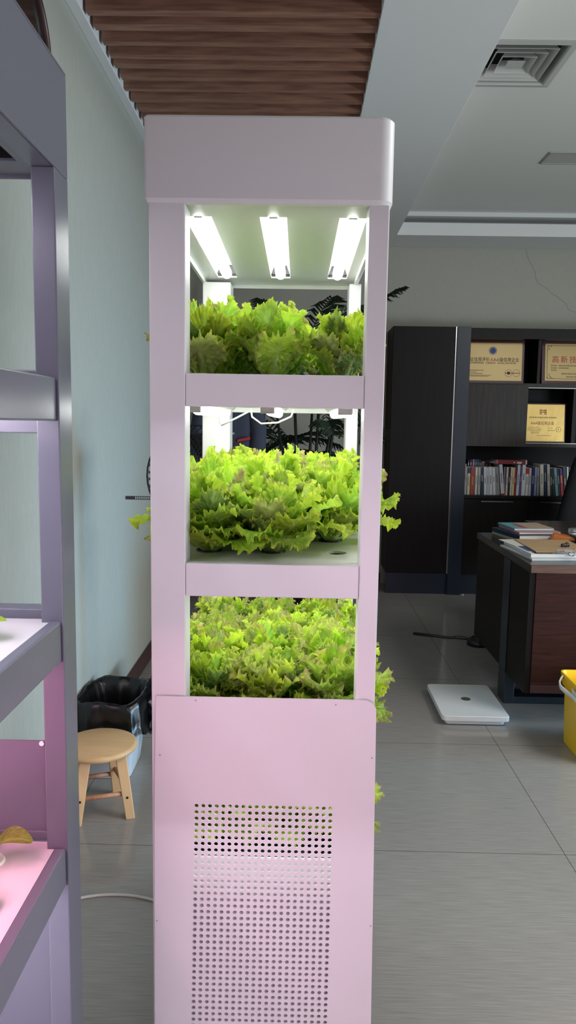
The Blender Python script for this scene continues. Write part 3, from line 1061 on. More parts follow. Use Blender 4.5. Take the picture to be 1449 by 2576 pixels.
p1, w, h = plaque('wide gold award plaque with blue round emblem on the top bookcase shelf', 1.265, 1.905, 1.806, 2.168, 6.42, 0.06, 0.022, M['gold'])
p1.location.x = 1.585
text('企业信用评价', 0.040, (-0.076, -0.005, h - 0.165), M['ink'], p1, 0.84)
text('AAA', 0.040, (0.068, -0.005, h - 0.165), M['ink_brick'], p1, 0.95)
text('级信用企业', 0.040, (0.190, -0.005, h - 0.165), M['ink'], p1, 0.84)
text('ENTERPRISE  CREDIT  EVALUATION', 0.0205, (0.044, -0.005, h - 0.192), M['ink'], p1, 1.25)
eb = MB()
eb.add([(0.05 + 0.026 * math.cos(2 * PI * k / 24), -0.0048, h - 0.088 + 0.026 * math.sin(2 * PI * k / 24)) for k in range(24)], [tuple(range(24))])
part('emblem', eb, M['ink_blue'], p1, local=True)
part('emblem', ring(0.05, h - 0.088, 0.034, 0.004), M['ink_blue'], p1, local=True)
part('lettering', bars([(-0.26, -0.12, 0.105, .008), (-0.14, -0.02, 0.105, .008), (-0.26, -0.08, 0.092, .007), (-0.26, -0.03, 0.078, .008), (-0.14, 0.04, 0.064, .007), (-0.14, 0.02, 0.056, .006)]), M['ink'], p1, local=True)
part('seal', ring(0.187, 0.088, 0.031, 0.003), M['ink_brick'], p1, local=True)
part('seal', ring(0.253, 0.088, 0.031, 0.003), M['ink_brick'], p1, local=True)
sb = MB()
sb.add([(0.187 + 0.014 * math.cos(2 * PI * k / 16), -0.0048, 0.088 + 0.014 * math.sin(2 * PI * k / 16)) for k in range(16)], [tuple(range(16))])
part('seal', sb, plain('ink_purple', rgb(86, 40, 70), 0.6), p1, local=True)
part('lettering', bars([(0.16, 0.28, 0.083, .010)], -0.0050), M['ink'], p1, local=True)

p2, w, h = plaque('large gold plaque with red lettering leaning on the top bookcase shelf', 2.045, 2.64, 1.806, 2.175, 6.40, 0.11, 0.028, M['gold'])
text('高新技术企业', 0.064, (-w + 0.085, -0.005, h - 0.165), M['ink_red'], p2, 0.98, align='LEFT', space=1.34)
bd = MB()
for a, b, c, d in ((-w + .045, w - .045, h - .047, h - .044), (-w + .045, w - .045, .044, .047), (-w + .045, -w + .048, .047, h - .047), (w - .048, w - .045, .047, h - .047)):
    bd.box(a, b, -0.0046, -0.004, c, d)
rr_ = random.Random(3)
for cx, cz, sx_, sz_ in ((-w + .045, h - .045, 1, -1), (-w + .045, .045, 1, 1), (w - .045, h - .045, -1, -1), (w - .045, .045, -1, 1)):
    for k in range(14):
        a, b = rr_.random() * .05, rr_.random() * .05
        if a + b < .062:
            bd.box(cx + sx_ * a - .003, cx + sx_ * a + .003, -0.0047, -0.004, cz + sz_ * b - .003, cz + sz_ * b + .003)
part('border', bd, M['ink'], p2, local=True)
part('lettering', bars([(-w + .08, -w + .13, .152, .010), (-w + .145, -w + .36, .152, .010), (-w + .08, -w + .13, .132, .010), (-w + .145, -w + .23, .132, .010), (-w + .08, -w + .13, .113, .010), (-w + .17, -w + .40, .083, .011), (-w + .21, -w + .38, .058, .011)]), M['ink'], p2, local=True)

p3, w, h = plaque('small crinkled gold foil plaque on the middle bookcase shelf', 1.925, 2.272, 1.311, 1.648, 6.385, 0.09, 0.012, M['gold_foil'])
text('AAA级信用企业', 0.033, (-0.025, -0.005, h - 0.172), M['ink_brick'], p3, 0.86)
part('lettering', bars([(-.135, .095, h - .128, .013)]), plain('ink_olive', rgb(92, 78, 40), .6), p3, local=True)
part('lettering', bars([(-.15, -.05, .128, .005), (-.15, -.03, .114, .005), (-.15, -.03, .102, .005), (-.12, -.05, .09, .005), (-.12, -.05, .08, .005), (.02, .065, .124, .005), (.02, .08, .102, .007), (-.07, .05, .06, .005)]), plain('ink_olive_thin', rgb(104, 86, 46), .6), p3, local=True)
lg = MB()
for a, b, c, d in ((-.044, -.037, 0, .045), (-.032, -.027, 0, .045), (-.005, 0.0, 0, .045), (.005, .012, 0, .045)):
    lg.box(a - .005, b - .005, -.0046, -.004, h - .098 + c, h - .098 + d)
lg.box(-.037, .0, -.0046, -.004, h - .082, h - .077).box(-.037, 0, -.0046, -.004, h - .064, h - .059).box(-.026, -.012, -.0046, -.004, h - .072, h - .067)
part('emblem', lg, M['ink_brick'], p3, local=True)
part('seal', ring(.112, .115, .022, .003), M['ink_brick'], p3, local=True)
part('seal', MB().box(.108, .116, -.0047, -.004, .111, .119), M['ink_brick'], p3, local=True)

# ---- books
ZSH = 0.8632
KX = 6.33 / 1870.0
BK = [  # x at foot left/right, x at head left/right (px in the magnified strip), head y, r,g,b, colour word, kind word
    (78, 92, 90, 104, 195, 196, 158, 132, 'peach', 'tall thin'), (93, 112, 105, 122, 235, 150, 178, 204, 'pale blue', 'slim'),
    (115, 148, 122, 153, 235, 206, 196, 150, 'cream', 'navy-topped'), (152, 208, 160, 214, 235, 150, 66, 56, 'rust red', 'thick gilt'),
    (212, 240, 216, 244, 235, 214, 216, 216, 'white', 'slim'), (246, 276, 246, 274, 235, 176, 178, 174, 'greyish white', 'slim'),
    (288, 324, 276, 310, 235, 38, 54, 78, 'navy', 'leaning'), (326, 360, 314, 346, 228, 208, 210, 208, 'white', 'leaning'),
    (362, 388, 348, 372, 233, 194, 202, 216, 'bluish white', 'thin leaning'), (391, 434, 374, 416, 228, 204, 208, 212, 'pale grey', 'pictured'),
    (436, 466, 418, 442, 232, 212, 214, 214, 'white', 'narrow leaning'), (467, 520, 443, 488, 228, 138, 142, 142, 'grey', 'thick leaning'),
    (530, 572, 490, 540, 195, 202, 204, 208, 'silvery white', 'tall tilted'), (562, 578, 548, 590, 226, 122, 130, 168, 'lavender', 'thin'),
    (582, 606, 590, 614, 226, 214, 190, 168, 'peach cream', 'thin'), (608, 632, 616, 642, 232, 30, 28, 30, 'black', 'thin'),
    (634, 656, 644, 664, 226, 206, 204, 190, 'ivory', 'thin'), (658, 684, 666, 690, 232, 212, 198, 176, 'cream', 'thin'),
    (686, 710, 690, 714, 228, 150, 34, 46, 'crimson', 'thin'), (713, 748, 725, 763, 195, 196, 208, 216, 'icy white', 'tall'),
    (752, 776, 765, 785, 218, 92, 82, 142, 'purple', 'thin'), (779, 824, 782, 828, 190, 218, 218, 212, 'white', 'tall thick'),
    (826, 860, 828, 862, 230, 214, 212, 210, 'white', 'red-topped'), (862, 892, 864, 894, 232, 186, 190, 194, 'light grey', 'plain'),
    (896, 928, 906, 936, 216, 34, 42, 94, 'dark blue', 'slim'), (930, 954, 936, 956, 222, 150, 160, 196, 'blue and white', 'slim'),
    (963, 992, 960, 988, 226, 142, 144, 148, 'mid grey', 'slim'), (1010, 1054, 996, 1034, 190, 218, 218, 204, 'off-white', 'tall tilted'),
    (1060, 1088, 1040, 1070, 190, 48, 52, 84, 'indigo', 'tall white-lettered'), (1098, 1130, 1074, 1108, 185, 188, 192, 188, 'silver grey', 'tall tilted'),
    (1134, 1160, 1116, 1140, 236, 28, 28, 32, 'black', 'thin tilted'), (1164, 1190, 1138, 1158, 232, 36, 36, 42, 'charcoal', 'thin tilted'),
    (1196, 1230, 1160, 1192, 234, 112, 160, 166, 'teal', 'tilted'), (1234, 1260, 1196, 1224, 234, 34, 36, 56, 'blue-black', 'tilted'),
    (1262, 1296, 1228, 1262, 234, 178, 48, 66, 'scarlet', 'blue-topped'), (1300, 1336, 1264, 1304, 215, 74, 76, 78, 'dark grey', 'tilted'),
    (1338, 1362, 1312, 1346, 212, 204, 206, 208, 'white', 'steeply tilted'), (1366, 1396, 1346, 1370, 225, 58, 78, 118, 'denim blue', 'tilted'),
]


def px2x(zx, yv=6.33):
    px = 1150 + zx / 4.846
    # column of the shelf plane (camera at x=0)
    return (px - 751.0) * KX + (0.0 if yv == 6.33 else 0.0)


prevname = None
rb_ = random.Random(21)
bx_prev = -9
for i, (f0, f1, h0, h1, hy, r_, g_, b_, cw, kw) in enumerate(BK):
    xa, xb = px2x(f0) + 0.014, px2x(f1) + 0.014
    xc, xd = px2x(h0) + 0.010, px2x(h1) + 0.010
    hgt = (568 - hy) / 4.846 * KX
    xm = (xa + xb) / 2
    t = max(0.010, (xb - xa))
    lean = math.atan2((xc + xd) / 2 - xm, hgt)
    t2 = t * 0.96
    dep = 0.17 + rb_.random() * 0.03
    yf = 6.328 + rb_.uniform(0, 0.012)
    if prevname is None:
        lab = '%s %s book first in the row, against the dark blue upright' % (kw, cw)
    else:
        lab = '%s %s book on the long shelf, next to the %s book' % (kw, cw, prevname)
    prevname = cw
    o = thing('book', lab, 'book', (xm, yf, ZSH), 'books standing on the long shelf')
    o.rotation_euler = (0, lean, 0)
    sink = abs(math.sin(lean)) * t2 / 2
    o.location.z += sink
    m_ = colmat('book_' + cw.replace(' ', '_').replace('-', '_'), r_, g_, b_)
    part('cover', MB().box(-t2 / 2, t2 / 2, 0, dep, 0, hgt), m_, o, 0.0015, local=True)
    part('pages', MB().box(-t2 / 2 + 0.0015, t2 / 2 - 0.0015, 0.004, dep + .001, 0.002, hgt + .0004), M['paper'], o, local=True)
    lum = (r_ + g_ + b_) / 3
    ti = MB()
    zt = hgt * rb_.uniform(.5, .62)
    nch = rb_.randint(4, 7)
    cs_ = min(t2 * .42, 0.011)
    for k in range(nch):
        zz = zt + (k - nch / 2) * cs_ * 1.35
        if 0.01 < zz < hgt - 0.02:
            ti.box(-cs_ / 2, cs_ * .1, -.0006, .0002, zz, zz + cs_ * .9).box(cs_ * .2, cs_ / 2, -.0006, .0002, zz + cs_ * .2, zz + cs_ * .7)
        tcol = colmat('title_light', 206, 200, 190) if lum < 130 else colmat('title_dark', 74, 74, 84)
    if cw == 'rust red':
        tcol = colmat('title_gilt', 206, 160, 90)
    part('title', ti, tcol, o, local=True)
    if 'topped' in kw:
        tc_ = {'navy-topped': (44, 54, 92), 'red-topped': (176, 48, 58), 'blue-topped': (60, 60, 130)}[kw]
        part('spine_band', MB().box(-t2 / 2 - .0003, t2 / 2 + .0003, -.0005, .01, hgt * .78, hgt * .99), colmat(kw.replace('-', '_'), *tc_), o, local=True)
    if cw == 'silvery white':
        part('spine_band', MB().box(-t2 / 2 - .0003, t2 / 2 + .0003, -.0005, .01, 0.0, hgt * .05), colmat('foot_red', 150, 34, 46), o, local=True)
# second row standing behind
BK2 = [(108, 134, 18, 18, 26, 'black', 'tall'), (136, 165, 58, 56, 108, 'violet blue', 'tall'), (168, 197, 176, 126, 158, 'pink', 'tall'), (200, 224, 74, 104, 162, 'blue', 'tall'), (227, 246, 62, 110, 134, 'teal blue', 'tall'),
       (248, 268, 36, 70, 88, 'dark teal', 'tall'), (270, 284, 172, 178, 180, 'pale', 'thin'), (286, 320, 196, 182, 186, 'white and red', 'thick'), (322, 358, 124, 38, 62, 'wine', 'thick'), (360, 397, 132, 40, 64, 'dark red', 'thick')]
hts = [145, 142, 140, 140, 140, 142, 172, 163, 166, 166]
prevname = None
for (a, b, r_, g_, b_, cw, kw), hy in zip(BK2, hts):
    s_ = 6.53 / 6.33
    xa, xb = px2x(a) * s_ + .012, px2x(b) * s_ + .012
    hgt = (545 - hy) / 4.846 * KX * s_
    lab = '%s %s book standing behind the front row%s' % (kw, cw, ', nearest the upright' if prevname is None else ', next to the %s one' % prevname)
    prevname = cw
    o = thing('book', lab, 'book', ((xa + xb) / 2, 6.525, ZSH), 'books standing behind the front row')
    t2 = xb - xa - .002
    part('cover', MB().box(-t2 / 2, t2 / 2, 0, .07, 0, hgt), colmat('rear_book_' + cw.replace(' ', '_'), r_, g_, b_), o, 0.002, local=True)
    part('title', MB().box(-t2 * .25, t2 * .25, -.0006, .0003, hgt - .05, hgt - .025), colmat('title_light', 206, 200, 190), o, local=True)
# the red box file lying across the row
xa, xb = px2x(462) + .01, px2x(830) + .01
o = thing('book', 'large dark red book lying flat across the tops of the standing books', 'book', ((xa + xb) / 2, 6.33, ZSH + 0.2635))
lw = (xb - xa) / 2
part('cover', MB().box(-lw, lw, 0, .18, 0, .036), colmat('book_flat_red', 120, 30, 44), o, .003, local=True)
part('spine_band', MB().box(lw - .012, lw + .001, -.001, .18, .001, .037), colmat('flat_white', 196, 196, 198), o, local=True)
part('spine_band', MB().box(-lw, -lw + .010, -.0006, .18, .001, .0365), colmat('flat_gilt', 190, 130, 86), o, local=True)
part('pages', MB().hexa([(-lw - .055, .01, .012), (-lw, .005, 0.0), (-lw, .17, 0.0), (-lw - .055, .16, .012)], [(-lw - .055, .01, .018), (-lw, .005, .034), (-lw, .17, .034), (-lw - .055, .16, .018)]), colmat('flat_grey', 96, 94, 92), o, local=True)
part('title', MB().box(.045, .085, -.0006, .001, .006, .022).box(.015, .03, -.0006, .001, .012, .02), colmat('title_light', 206, 200, 190), o, local=True)

# ================================================================== DESK
D = thing('desk', 'dark wood executive desk with blue-grey metal leg in front of the bookcase', 'desk', (2.0, 3.95, 0))
dx = 1.106
part('desk_top', MB().box(dx, 3.1, 3.468, 4.52, 0.762, 0.80), M['desk_top'], D, 0.002)
part('top_edge', MB().box(dx + 0.004, 3.1, 3.464, 3.4675, 0.763, 0.799), M['brown_edge'], D)
part('side_panel', MB().box(dx + 0.001, dx + 0.03, 3.474, 4.49, 0.17, 0.7615), M['dark_wood'], D, 0.001)
part('front_panel', MB().box(dx + 0.031, 3.1, 3.470, 3.492, 0.215, 0.7615), M['red_wood'], D)
part('bottom_rail', MB().box(dx + 0.031, 3.1, 3.470, 3.492, 0.172, 0.213), colmat('rail_red', 62, 32, 26), D, 0.001)
part('bottom_board', MB().box(dx + 0.031, 3.1, 3.493, 4.49, 0.175, 0.19), M['black'], D)
lgm = MB().box(dx - 0.003, dx + 0.0005, 3.785, 3.90, 0.17, 0.762).box(dx - 0.003, dx + 0.05, 3.780, 3.90, 0.0, 0.1695)
lgm.box(dx + 0.05, 2.9, 3.780, 3.90, 0.0, 0.038)
part('leg_frame', lgm, M['metal_blue'], D, 0.002)
part('return_top', MB().box(1.525, 2.4, 3.97, 4.96, 0.801, 0.824), plain('return_dark', rgb(52, 48, 48), 0.25, spec=0.6), D, 0.002)
part('drawer_pedestal', MB().box(1.62, 2.35, 4.53, 4.93, 0.06, 0.80), M['dark_wood'], D)


def flatbook(label, cx, cy, z, w_, d_, t_, rz, rgbc, name='book', cat='book', grp=None):
    o = thing(name, label, cat, (cx, cy, z), grp, rz)
    part('cover', MB().box(-w_ / 2, w_ / 2, -d_ / 2, d_ / 2, t_ - .0018, t_).box(-w_ / 2, w_ / 2, -d_ / 2, d_ / 2, 0, .0018).box(-w_ / 2, -w_ / 2 + .003, -d_ / 2, d_ / 2, 0.0018, t_ - .0018), colmat('flat_%d_%d_%d' % rgbc, *rgbc), o, 0.0006, local=True)
    part('pages', MB().box(-w_ / 2 + .003, w_ / 2 - .003, -d_ / 2 + .002, d_ / 2 - .002, 0.0019, t_ - .0019), M['paper'], o, local=True)
    return o


gm = 'magazines on the desk corner'
flatbook('bottom white magazine under the wooden board on the desk corner', 1.245, 3.80, 0.8005, 0.24, 0.42, 0.010, 0.10, (196, 196, 196), 'magazine', 'magazine', gm)
mg = flatbook('blue and white magazine directly under the wooden board', 1.255, 3.82, 0.811, 0.23, 0.40, 0.017, 0.06, (206, 208, 212), 'magazine', 'magazine', gm)
part('cover_picture', MB().box(-.10, -.02, -.12, .10, .0171, .0178), colmat('mag_blue', 58, 76, 120), mg, local=True)
part('cover_picture', MB().box(-.09, .0, -.19, -.13, .0171, .0178), colmat('mag_black', 24, 24, 28), mg, local=True)
single('sheet_of_paper', MB().box(-.10, .10, -.11, .11, 0, .0006), M['paper'], 'white sheet curling out behind the wooden board', 'paper', (1.225, 3.965, 0.829), rz=0.15, local=True)
bo = thing('clipboard', 'tan wooden board lying on magazines on the desk', 'clipboard', (1.335, 3.845, 0.8300), None, -0.02)
part('board', MB().box(-.145, .145, -.205, .205, 0, .005), M['board'], bo, 0.001, local=True)
part('clip', MB().box(-.05, .085, -.216, -.19, .0055, .009).box(-.05, .085, -.218, -.214, -.006, .009), M['clear'], bo, 0.001, local=True)
single('camera_clip', MB().tube([(-.020, 0, .010), (-.008, 0, .010), (.0, 0, .010), (.018, 0, .010)], [.007, .009, .007, .010], 12).box(.002, .012, -.006, .006, .012, .024).box(-.02, -.014, -.01, .01, 0, .014).box(.0, .006, -.009, .009, 0, .01), M['black_plastic'],
       'small black clip gadget lying on the wooden board', 'gadget', (1.385, 3.80, 0.8355), rz=.1, local=True)
kt = thing('key_tag', 'clear plastic tag bundle with pink cord hanging off the board', 'key tag', (1.335, 3.615, 0.838))
kt.rotation_euler = (-1.0, 0, 0)
part('tag', MB().box(-.05, .045, -.004, .004, -.002, .020).box(-.028, .018, -.012, -.008, -.036, .0), M['clear'], kt, 0.001, local=True)
part('cord', MB().tube([(-.02, -.01, .02), (-.028, -.014, .0), (-.022, -.018, -.03), (-.004, -.02, -.048), (.022, -.018, -.034), (.032, -.014, -.008), (.024, -.01, .018)], .0016, 6), colmat('pink_cord', 190, 96, 110), kt, smooth=True, local=True)
part('key_ring', MB().tube([(-.012, -.022, -.03), (-.002, -.024, -.04), (.008, -.022, -.03), (.012, -.022, -.018)], .0022, 6).box(-.016, -.004, -.026, -.022, -.04, -.028), M['chrome'], kt, smooth=True, local=True)
part('bulb', MB().tube([(.0, -.024, -.05), (.012, -.024, -.042), (.026, -.022, -.026)], .004, 8), M['clear'], kt, smooth=True, local=True)
gb = 'books stacked at the back of the desk'
flatbook('pale bottom book of the stack behind the wooden board', 1.36, 4.33, 0.8005, .30, .34, .014, .18, (176, 172, 150), grp=gb)
flatbook('dark blue hardback in the stack behind the wooden board', 1.345, 4.34, .815, .26, .34, .024, .2, (30, 50, 74), grp=gb)
flatbook('pink and white magazine in the stack behind the wooden board', 1.37, 4.36, .8395, .25, .30, .012, .12, (186, 132, 146), 'magazine', 'magazine', gb)
tb_ = flatbook('teal covered booklet on top of the stack behind the wooden board', 1.36, 4.40, .852, .24, .26, .012, .1, (106, 158, 166), 'magazine', 'magazine', gb)
part('cover_picture', MB().box(-.03, .12, -.12, .11, .0121, .0128), colmat('tan_photo', 176, 154, 134), tb_, local=True)
part('cover_picture', MB().box(-.06, -.03, -.1, .06, .0121, .0128), colmat('red_patch', 176, 74, 86), tb_, local=True)
pk = MB()
pk.hexa([(-.08, -.05, 0), (.08, -.06, 0), (.09, .05, 0), (-.08, .05, 0)], [(-.06, -.04, .03), (.05, -.05, .018), (.06, .03, .016), (-.06, .035, .034)])
single('snack_packet', pk, colmat('orange_foil', 196, 110, 50, .3), 'crumpled orange and silver packet beside the book stack', 'packet', (1.50, 4.13, .8245), bevel=.006, rz=-.3, local=True)
ab = thing('acrylic_box', 'clear acrylic box with dark tray on the desk return', 'box', (1.63, 4.08, 0.8245))
part('lid', MB().box(-.10, .16, -.10, .10, .026, .062), M['clear'], ab, .012, local=True)
part('tray', MB().box(-.10, .16, -.10, .10, 0, .025), M['navy_plastic'], ab, .003, local=True)
part('card', MB().box(0.0, .06, -.103, -.101, .005, .02), colmat('card_yellow', 190, 186, 120), ab, local=True)

# ---- office chair behind the desk
OC = thing('office_chair', 'black high-back leather office chair behind the desk', 'chair', (2.34, 5.45, 0))
bk_ = []
for k in range(17):
    t = k / 16
    z = 0.50 + 0.80 * t
    hw = 0.50 - 0.235 * t - 0.06 * t ** 14
    yc = 0.16 * t ** 1.5
    th = 0.07 * (1 - 0.4 * t)
    bk_.append([(hw * math.copysign(abs(math.cos(a)) ** .6, math.cos(a)), yc + th * math.copysign(abs(math.sin(a)) ** .8, math.sin(a)), z) for a in [2 * PI * q / 24 for q in range(24)]])
part('backrest', MB().rings(bk_), M['leather'], OC, smooth=True, local=True)
part('seat', MB().box(-.29, .29, -.50, .04, .42, .54), M['leather'], OC, .04, local=True, seg=4)
for s_ in (-1, 1):
    part('armrest', MB().tube([(s_ * .31, -.02, .52), (s_ * .34, -.02, .66), (s_ * .34, -.12, .70), (s_ * .34, -.36, .69), (s_ * .31, -.38, .52)], .025, 10), M['leather'], OC, smooth=True, local=True)
part('gas_column', MB().tube([(0, -.2, .08), (0, -.2, .42)], .03, 12), M['black_plastic'], OC, local=True)
bs = MB()
for k in range(5):
    a = 2 * PI * k / 5 + .4
    bs.tube([(0, -.2, .12), (.30 * math.cos(a), -.2 + .30 * math.sin(a), .07)], [.03, .018], 8)
part('star_base', bs, M['black_plastic'], OC, local=True)
for k in range(5):
    a = 2 * PI * k / 5 + .4
    cx, cy = .30 * math.cos(a), -.2 + .30 * math.sin(a)
    part('caster', MB().tube([(cx - .02, cy, .03), (cx + .02, cy, .03)], .03, 14), M['black_plastic'], OC, local=True)

# ---- things on the floor at that side
sc = thing('weighing_scale', 'flat white weighing scale with grey dot on the tiled floor', 'scale', (0.885, 3.69, 0))
ol_ = rrect(0.722, 1.050, 3.468, 3.915, .022, 5)
ol2 = rrect(0.742, 1.030, 3.485, 3.90, .018, 5)
part('base', MB().rings([ringz(ol2, 0.004), ringz(ol2, 0.027)]), M['scale_white'], sc)
part('platform', MB().rings([ringz(ol_, 0.026), ringz(ol_, 0.048), ringz(rrect(0.724, 1.048, 3.470, 3.913, .021, 5), 0.050)]), M['scale_white'], sc, auto=35)
part('button', MB().lathe([(0.0, .0502), (.0245, .0502), (.0245, .0508), (0, .0510)], 28, (0.886, 3.70)), M['grey_dot'], sc)
for fx_, fy_ in ((.77, 3.52), (1.0, 3.52), (.77, 3.87), (1.0, 3.87)):
    part('foot', MB().lathe([(.012, 0), (.012, .004)], 12, (fx_, fy_)), M['black_plastic'], sc)

bu = thing('bucket', 'square yellow plastic bucket with white handle on the tiled floor', 'bucket', (1.40, 3.20, 0))
bo_ = []


def brr(sz, z):
    return ringz(rrect(1.392 - sz, 1.392 + sz, 3.20 - sz, 3.20 + sz, .03, 5), z)


bm2 = MB().rings([brr(.138, .002), brr(.146, .27), brr(.154, .272), brr(.156, .31), brr(.160, .312), brr(.161, .33), brr(.155, .33), brr(.146, .27), brr(.134, .008)])
part('body', bm2, M['yellow'], bu, auto=35)
hl = []
for k in range(15):
    t = k / 14
    a = PI * t
    hl.append((1.392 - .166 * math.cos(a), 3.20 - .17 * math.sin(a) ** .8 - 0.02, .295 - .055 * math.sin(a)))
hb = MB()
for (p, q) in zip(hl[:-1], hl[1:]):
    pass
hb.rings([[(x, y_, z - .011), (x * 1.0 + .002, y_ - .004, z - .011), (x + .002, y_ - .004, z + .011), (x, y_, z + .011)] for x, y_, z in hl])
part('handle', hb, M['scale_white'], bu)
# dangling handle loop on the visible side
part('handle', MB().rings([[(x - .002, yy, z - .010), (x + .003, yy, z - .010), (x + .003, yy, z + .010), (x - .002, yy, z + .010)] for x, yy, z in
                           ((1.232, 3.30, .318), (1.215, 3.285, .312), (1.198, 3.26, .30), (1.196, 3.235, .29), (1.205, 3.20, .283), (1.222, 3.15, .275), (1.228, 3.08, .265))]), M['scale_white'], bu, smooth=True)

cbl = MB()
cbl.tube([(.824, 5.042, .006), (.94, 5.00, .006), (1.056, 4.962, .006), (1.10, 4.955, .007), (1.15, 4.94, .006), (1.236, 4.918, .006)], [.012, .011, .009, .005, .005, .006], 8)
cbl.tube([(1.06, 4.965, .006), (1.11, 4.985, .012), (1.16, 4.975, .010), (1.20, 4.93, .006)], .003, 6)
single('power_cable', cbl, M['black_plastic'], 'black cable and strap lying on the floor by the desk', 'cable', (1.0, 4.98, 0), smooth=True)
wh = thing('floor_socket', 'black rounded box on the floor under the desk corner', 'socket box', (1.22, 4.83, 0))
part('housing', MB().lathe([(.075, 0), (.07, .03), (.04, .055), (0, .06)], 18), M['black_plastic'], wh, smooth=True, local=True)

# ================================================================== BEHIND THE TOWER
# ---- pedestal fan
FN = thing('pedestal_fan', 'black pedestal fan with twisted wire cage behind the grow tower', 'fan', (-0.39, 3.0, 0))
fc = Vector((-0.39, 2.90, 1.235))
cg = MB()
for k in range(44):
    for tw in (0.55, -0.55):
        a0 = 2 * PI * k / 44
        pts = []
        for j in range(9):
            t = j / 8
            r_ = 0.03 + 0.168 * t
            a = a0 + tw * t * 1.5
            pts.append((fc.x + r_ * math.cos(a), fc.y + 0.075 * (1 - t * t) * -1 - .0, fc.z + r_ * math.sin(a)))
        cg.tube(pts, 0.0016, 4, cap=False)
for r_, yy in ((0.198, 0.0), (0.198, -.012), (0.13, -.042), (0.03, -.072)):
    cg.tube([(fc.x + r_ * math.cos(2 * PI * k / 40), fc.y + yy, fc.z + r_ * math.sin(2 * PI * k / 40)) for k in range(41)], .0026, 5, cap=False)
part('cage', cg, M['black_plastic'], FN)
bl = MB()
for k in range(5):
    a0 = 2 * PI * k / 5
    g = []
    for j in range(6):
        t = j / 5
        r_ = .03 + .14 * t
        w_ = .26 + .42 * t
        g.append([(fc.x + r_ * math.cos(a0 + w_ * s_), fc.y + .02 + .02 * s_, fc.z + r_ * math.sin(a0 + w_ * s_)) for s_ in (-1, -.3, .3, 1)])
    bl.rings(g, close=False, cap=False)
part('blades', bl, M['black_plastic'], FN, smooth=True)
part('motor', MB().tube([(fc.x, fc.y + .01, fc.z), (fc.x, fc.y + .05, fc.z), (fc.x, fc.y + .14, fc.z)], [.05, .06, .045], 16), M['black_plastic'], FN, smooth=True)
part('pole', MB().tube([(fc.x, fc.y + .1, .02), (fc.x, fc.y + .1, 1.22)], .014, 12), M['black_plastic'], FN)
part('base', MB().lathe([(.17, 0), (.17, .012), (.06, .03), (.03, .05), (0, .05)], 32, (fc.x, fc.y + .1)), M['black_plastic'], FN, smooth=True)

# ---- work coat on a stand
CS = thing('coat_stand', 'dark coat stand behind the grow tower holding a work jacket', 'coat stand', (-0.42, 4.62, 0))
part('pole', MB().tube([(-.42, 4.62, .02), (-.42, 4.62, 1.85)], .016, 10), M['black_plastic'], CS)
part('base', MB().lathe([(.2, 0), (.2, .015), (.04, .04), (0, .04)], 24, (-.42, 4.62)), M['black_plastic'], CS)
for k in range(4):
    a = k * PI / 2 + .3
    part('hook', MB().tube([(-.42, 4.62, 1.76), (-.42 + .07 * math.cos(a), 4.62 + .07 * math.sin(a), 1.78), (-.42 + .10 * math.cos(a), 4.62 + .10 * math.sin(a), 1.83)], .008, 8), M['black_plastic'], CS, smooth=True)
CT = thing('work_jacket', 'slate blue work jacket with red pocket trim hanging behind the grow tower', 'jacket', (-0.40, 4.50, 1.72))
cr = []
for k in range(22):
    t = k / 21
    z = 1.72 - 0.72 * t
    hw = 0.03 + 0.125 * min(1, t * 4.5) ** .6 + .035 * t
    dp = 0.02 + 0.055 * min(1, t * 5) + .02 * t
    cr.append([((-0.42 + (hw + .010 * math.sin(5 * a + 3 * t) * t) * math.cos(a)), 4.50 + (dp + .012 * math.sin(7 * a + 2 * t) * t) * math.sin(a), z) for a in [2 * PI * q / 40 for q in range(40)]])
part('body', MB().rings(cr), M['coat'], CT, smooth=True)
for s_, nm in ((1, 'sleeve'), (-1, 'sleeve')):
    part(nm, MB().tube([(-.42 + s_ * .08, 4.50, 1.66), (-.42 + s_ * .15, 4.495, 1.56), (-.42 + s_ * .178, 4.48, 1.40), (-.42 + s_ * .175, 4.47, 1.28), (-.42 + s_ * .155, 4.45, 1.13), (-.42 + s_ * .15, 4.44, 1.09)], [.045, .055, .052, .052, .047, .045], 16), M['coat'], CT, smooth=True)
part('pocket_trim', MB().hexa([(-.36, 4.40, 1.330), (-.285, 4.41, 1.346), (-.285, 4.43, 1.346), (-.36, 4.43, 1.330)], [(-.36, 4.40, 1.344), (-.285, 4.41, 1.362), (-.285, 4.43, 1.362), (-.36, 4.43, 1.344)]), M['coat_red'], CT, label='red pocket trim')
part('placket', MB().box(-.398, -.368, 4.408, 4.43, 1.05, 1.62), M['coat'], CT, .004)
for z in (1.52, 1.38, 1.24):
    part('button', MB().tube([(-.383, 4.404, z), (-.383, 4.412, z)], .007, 10), M['alu'], CT)


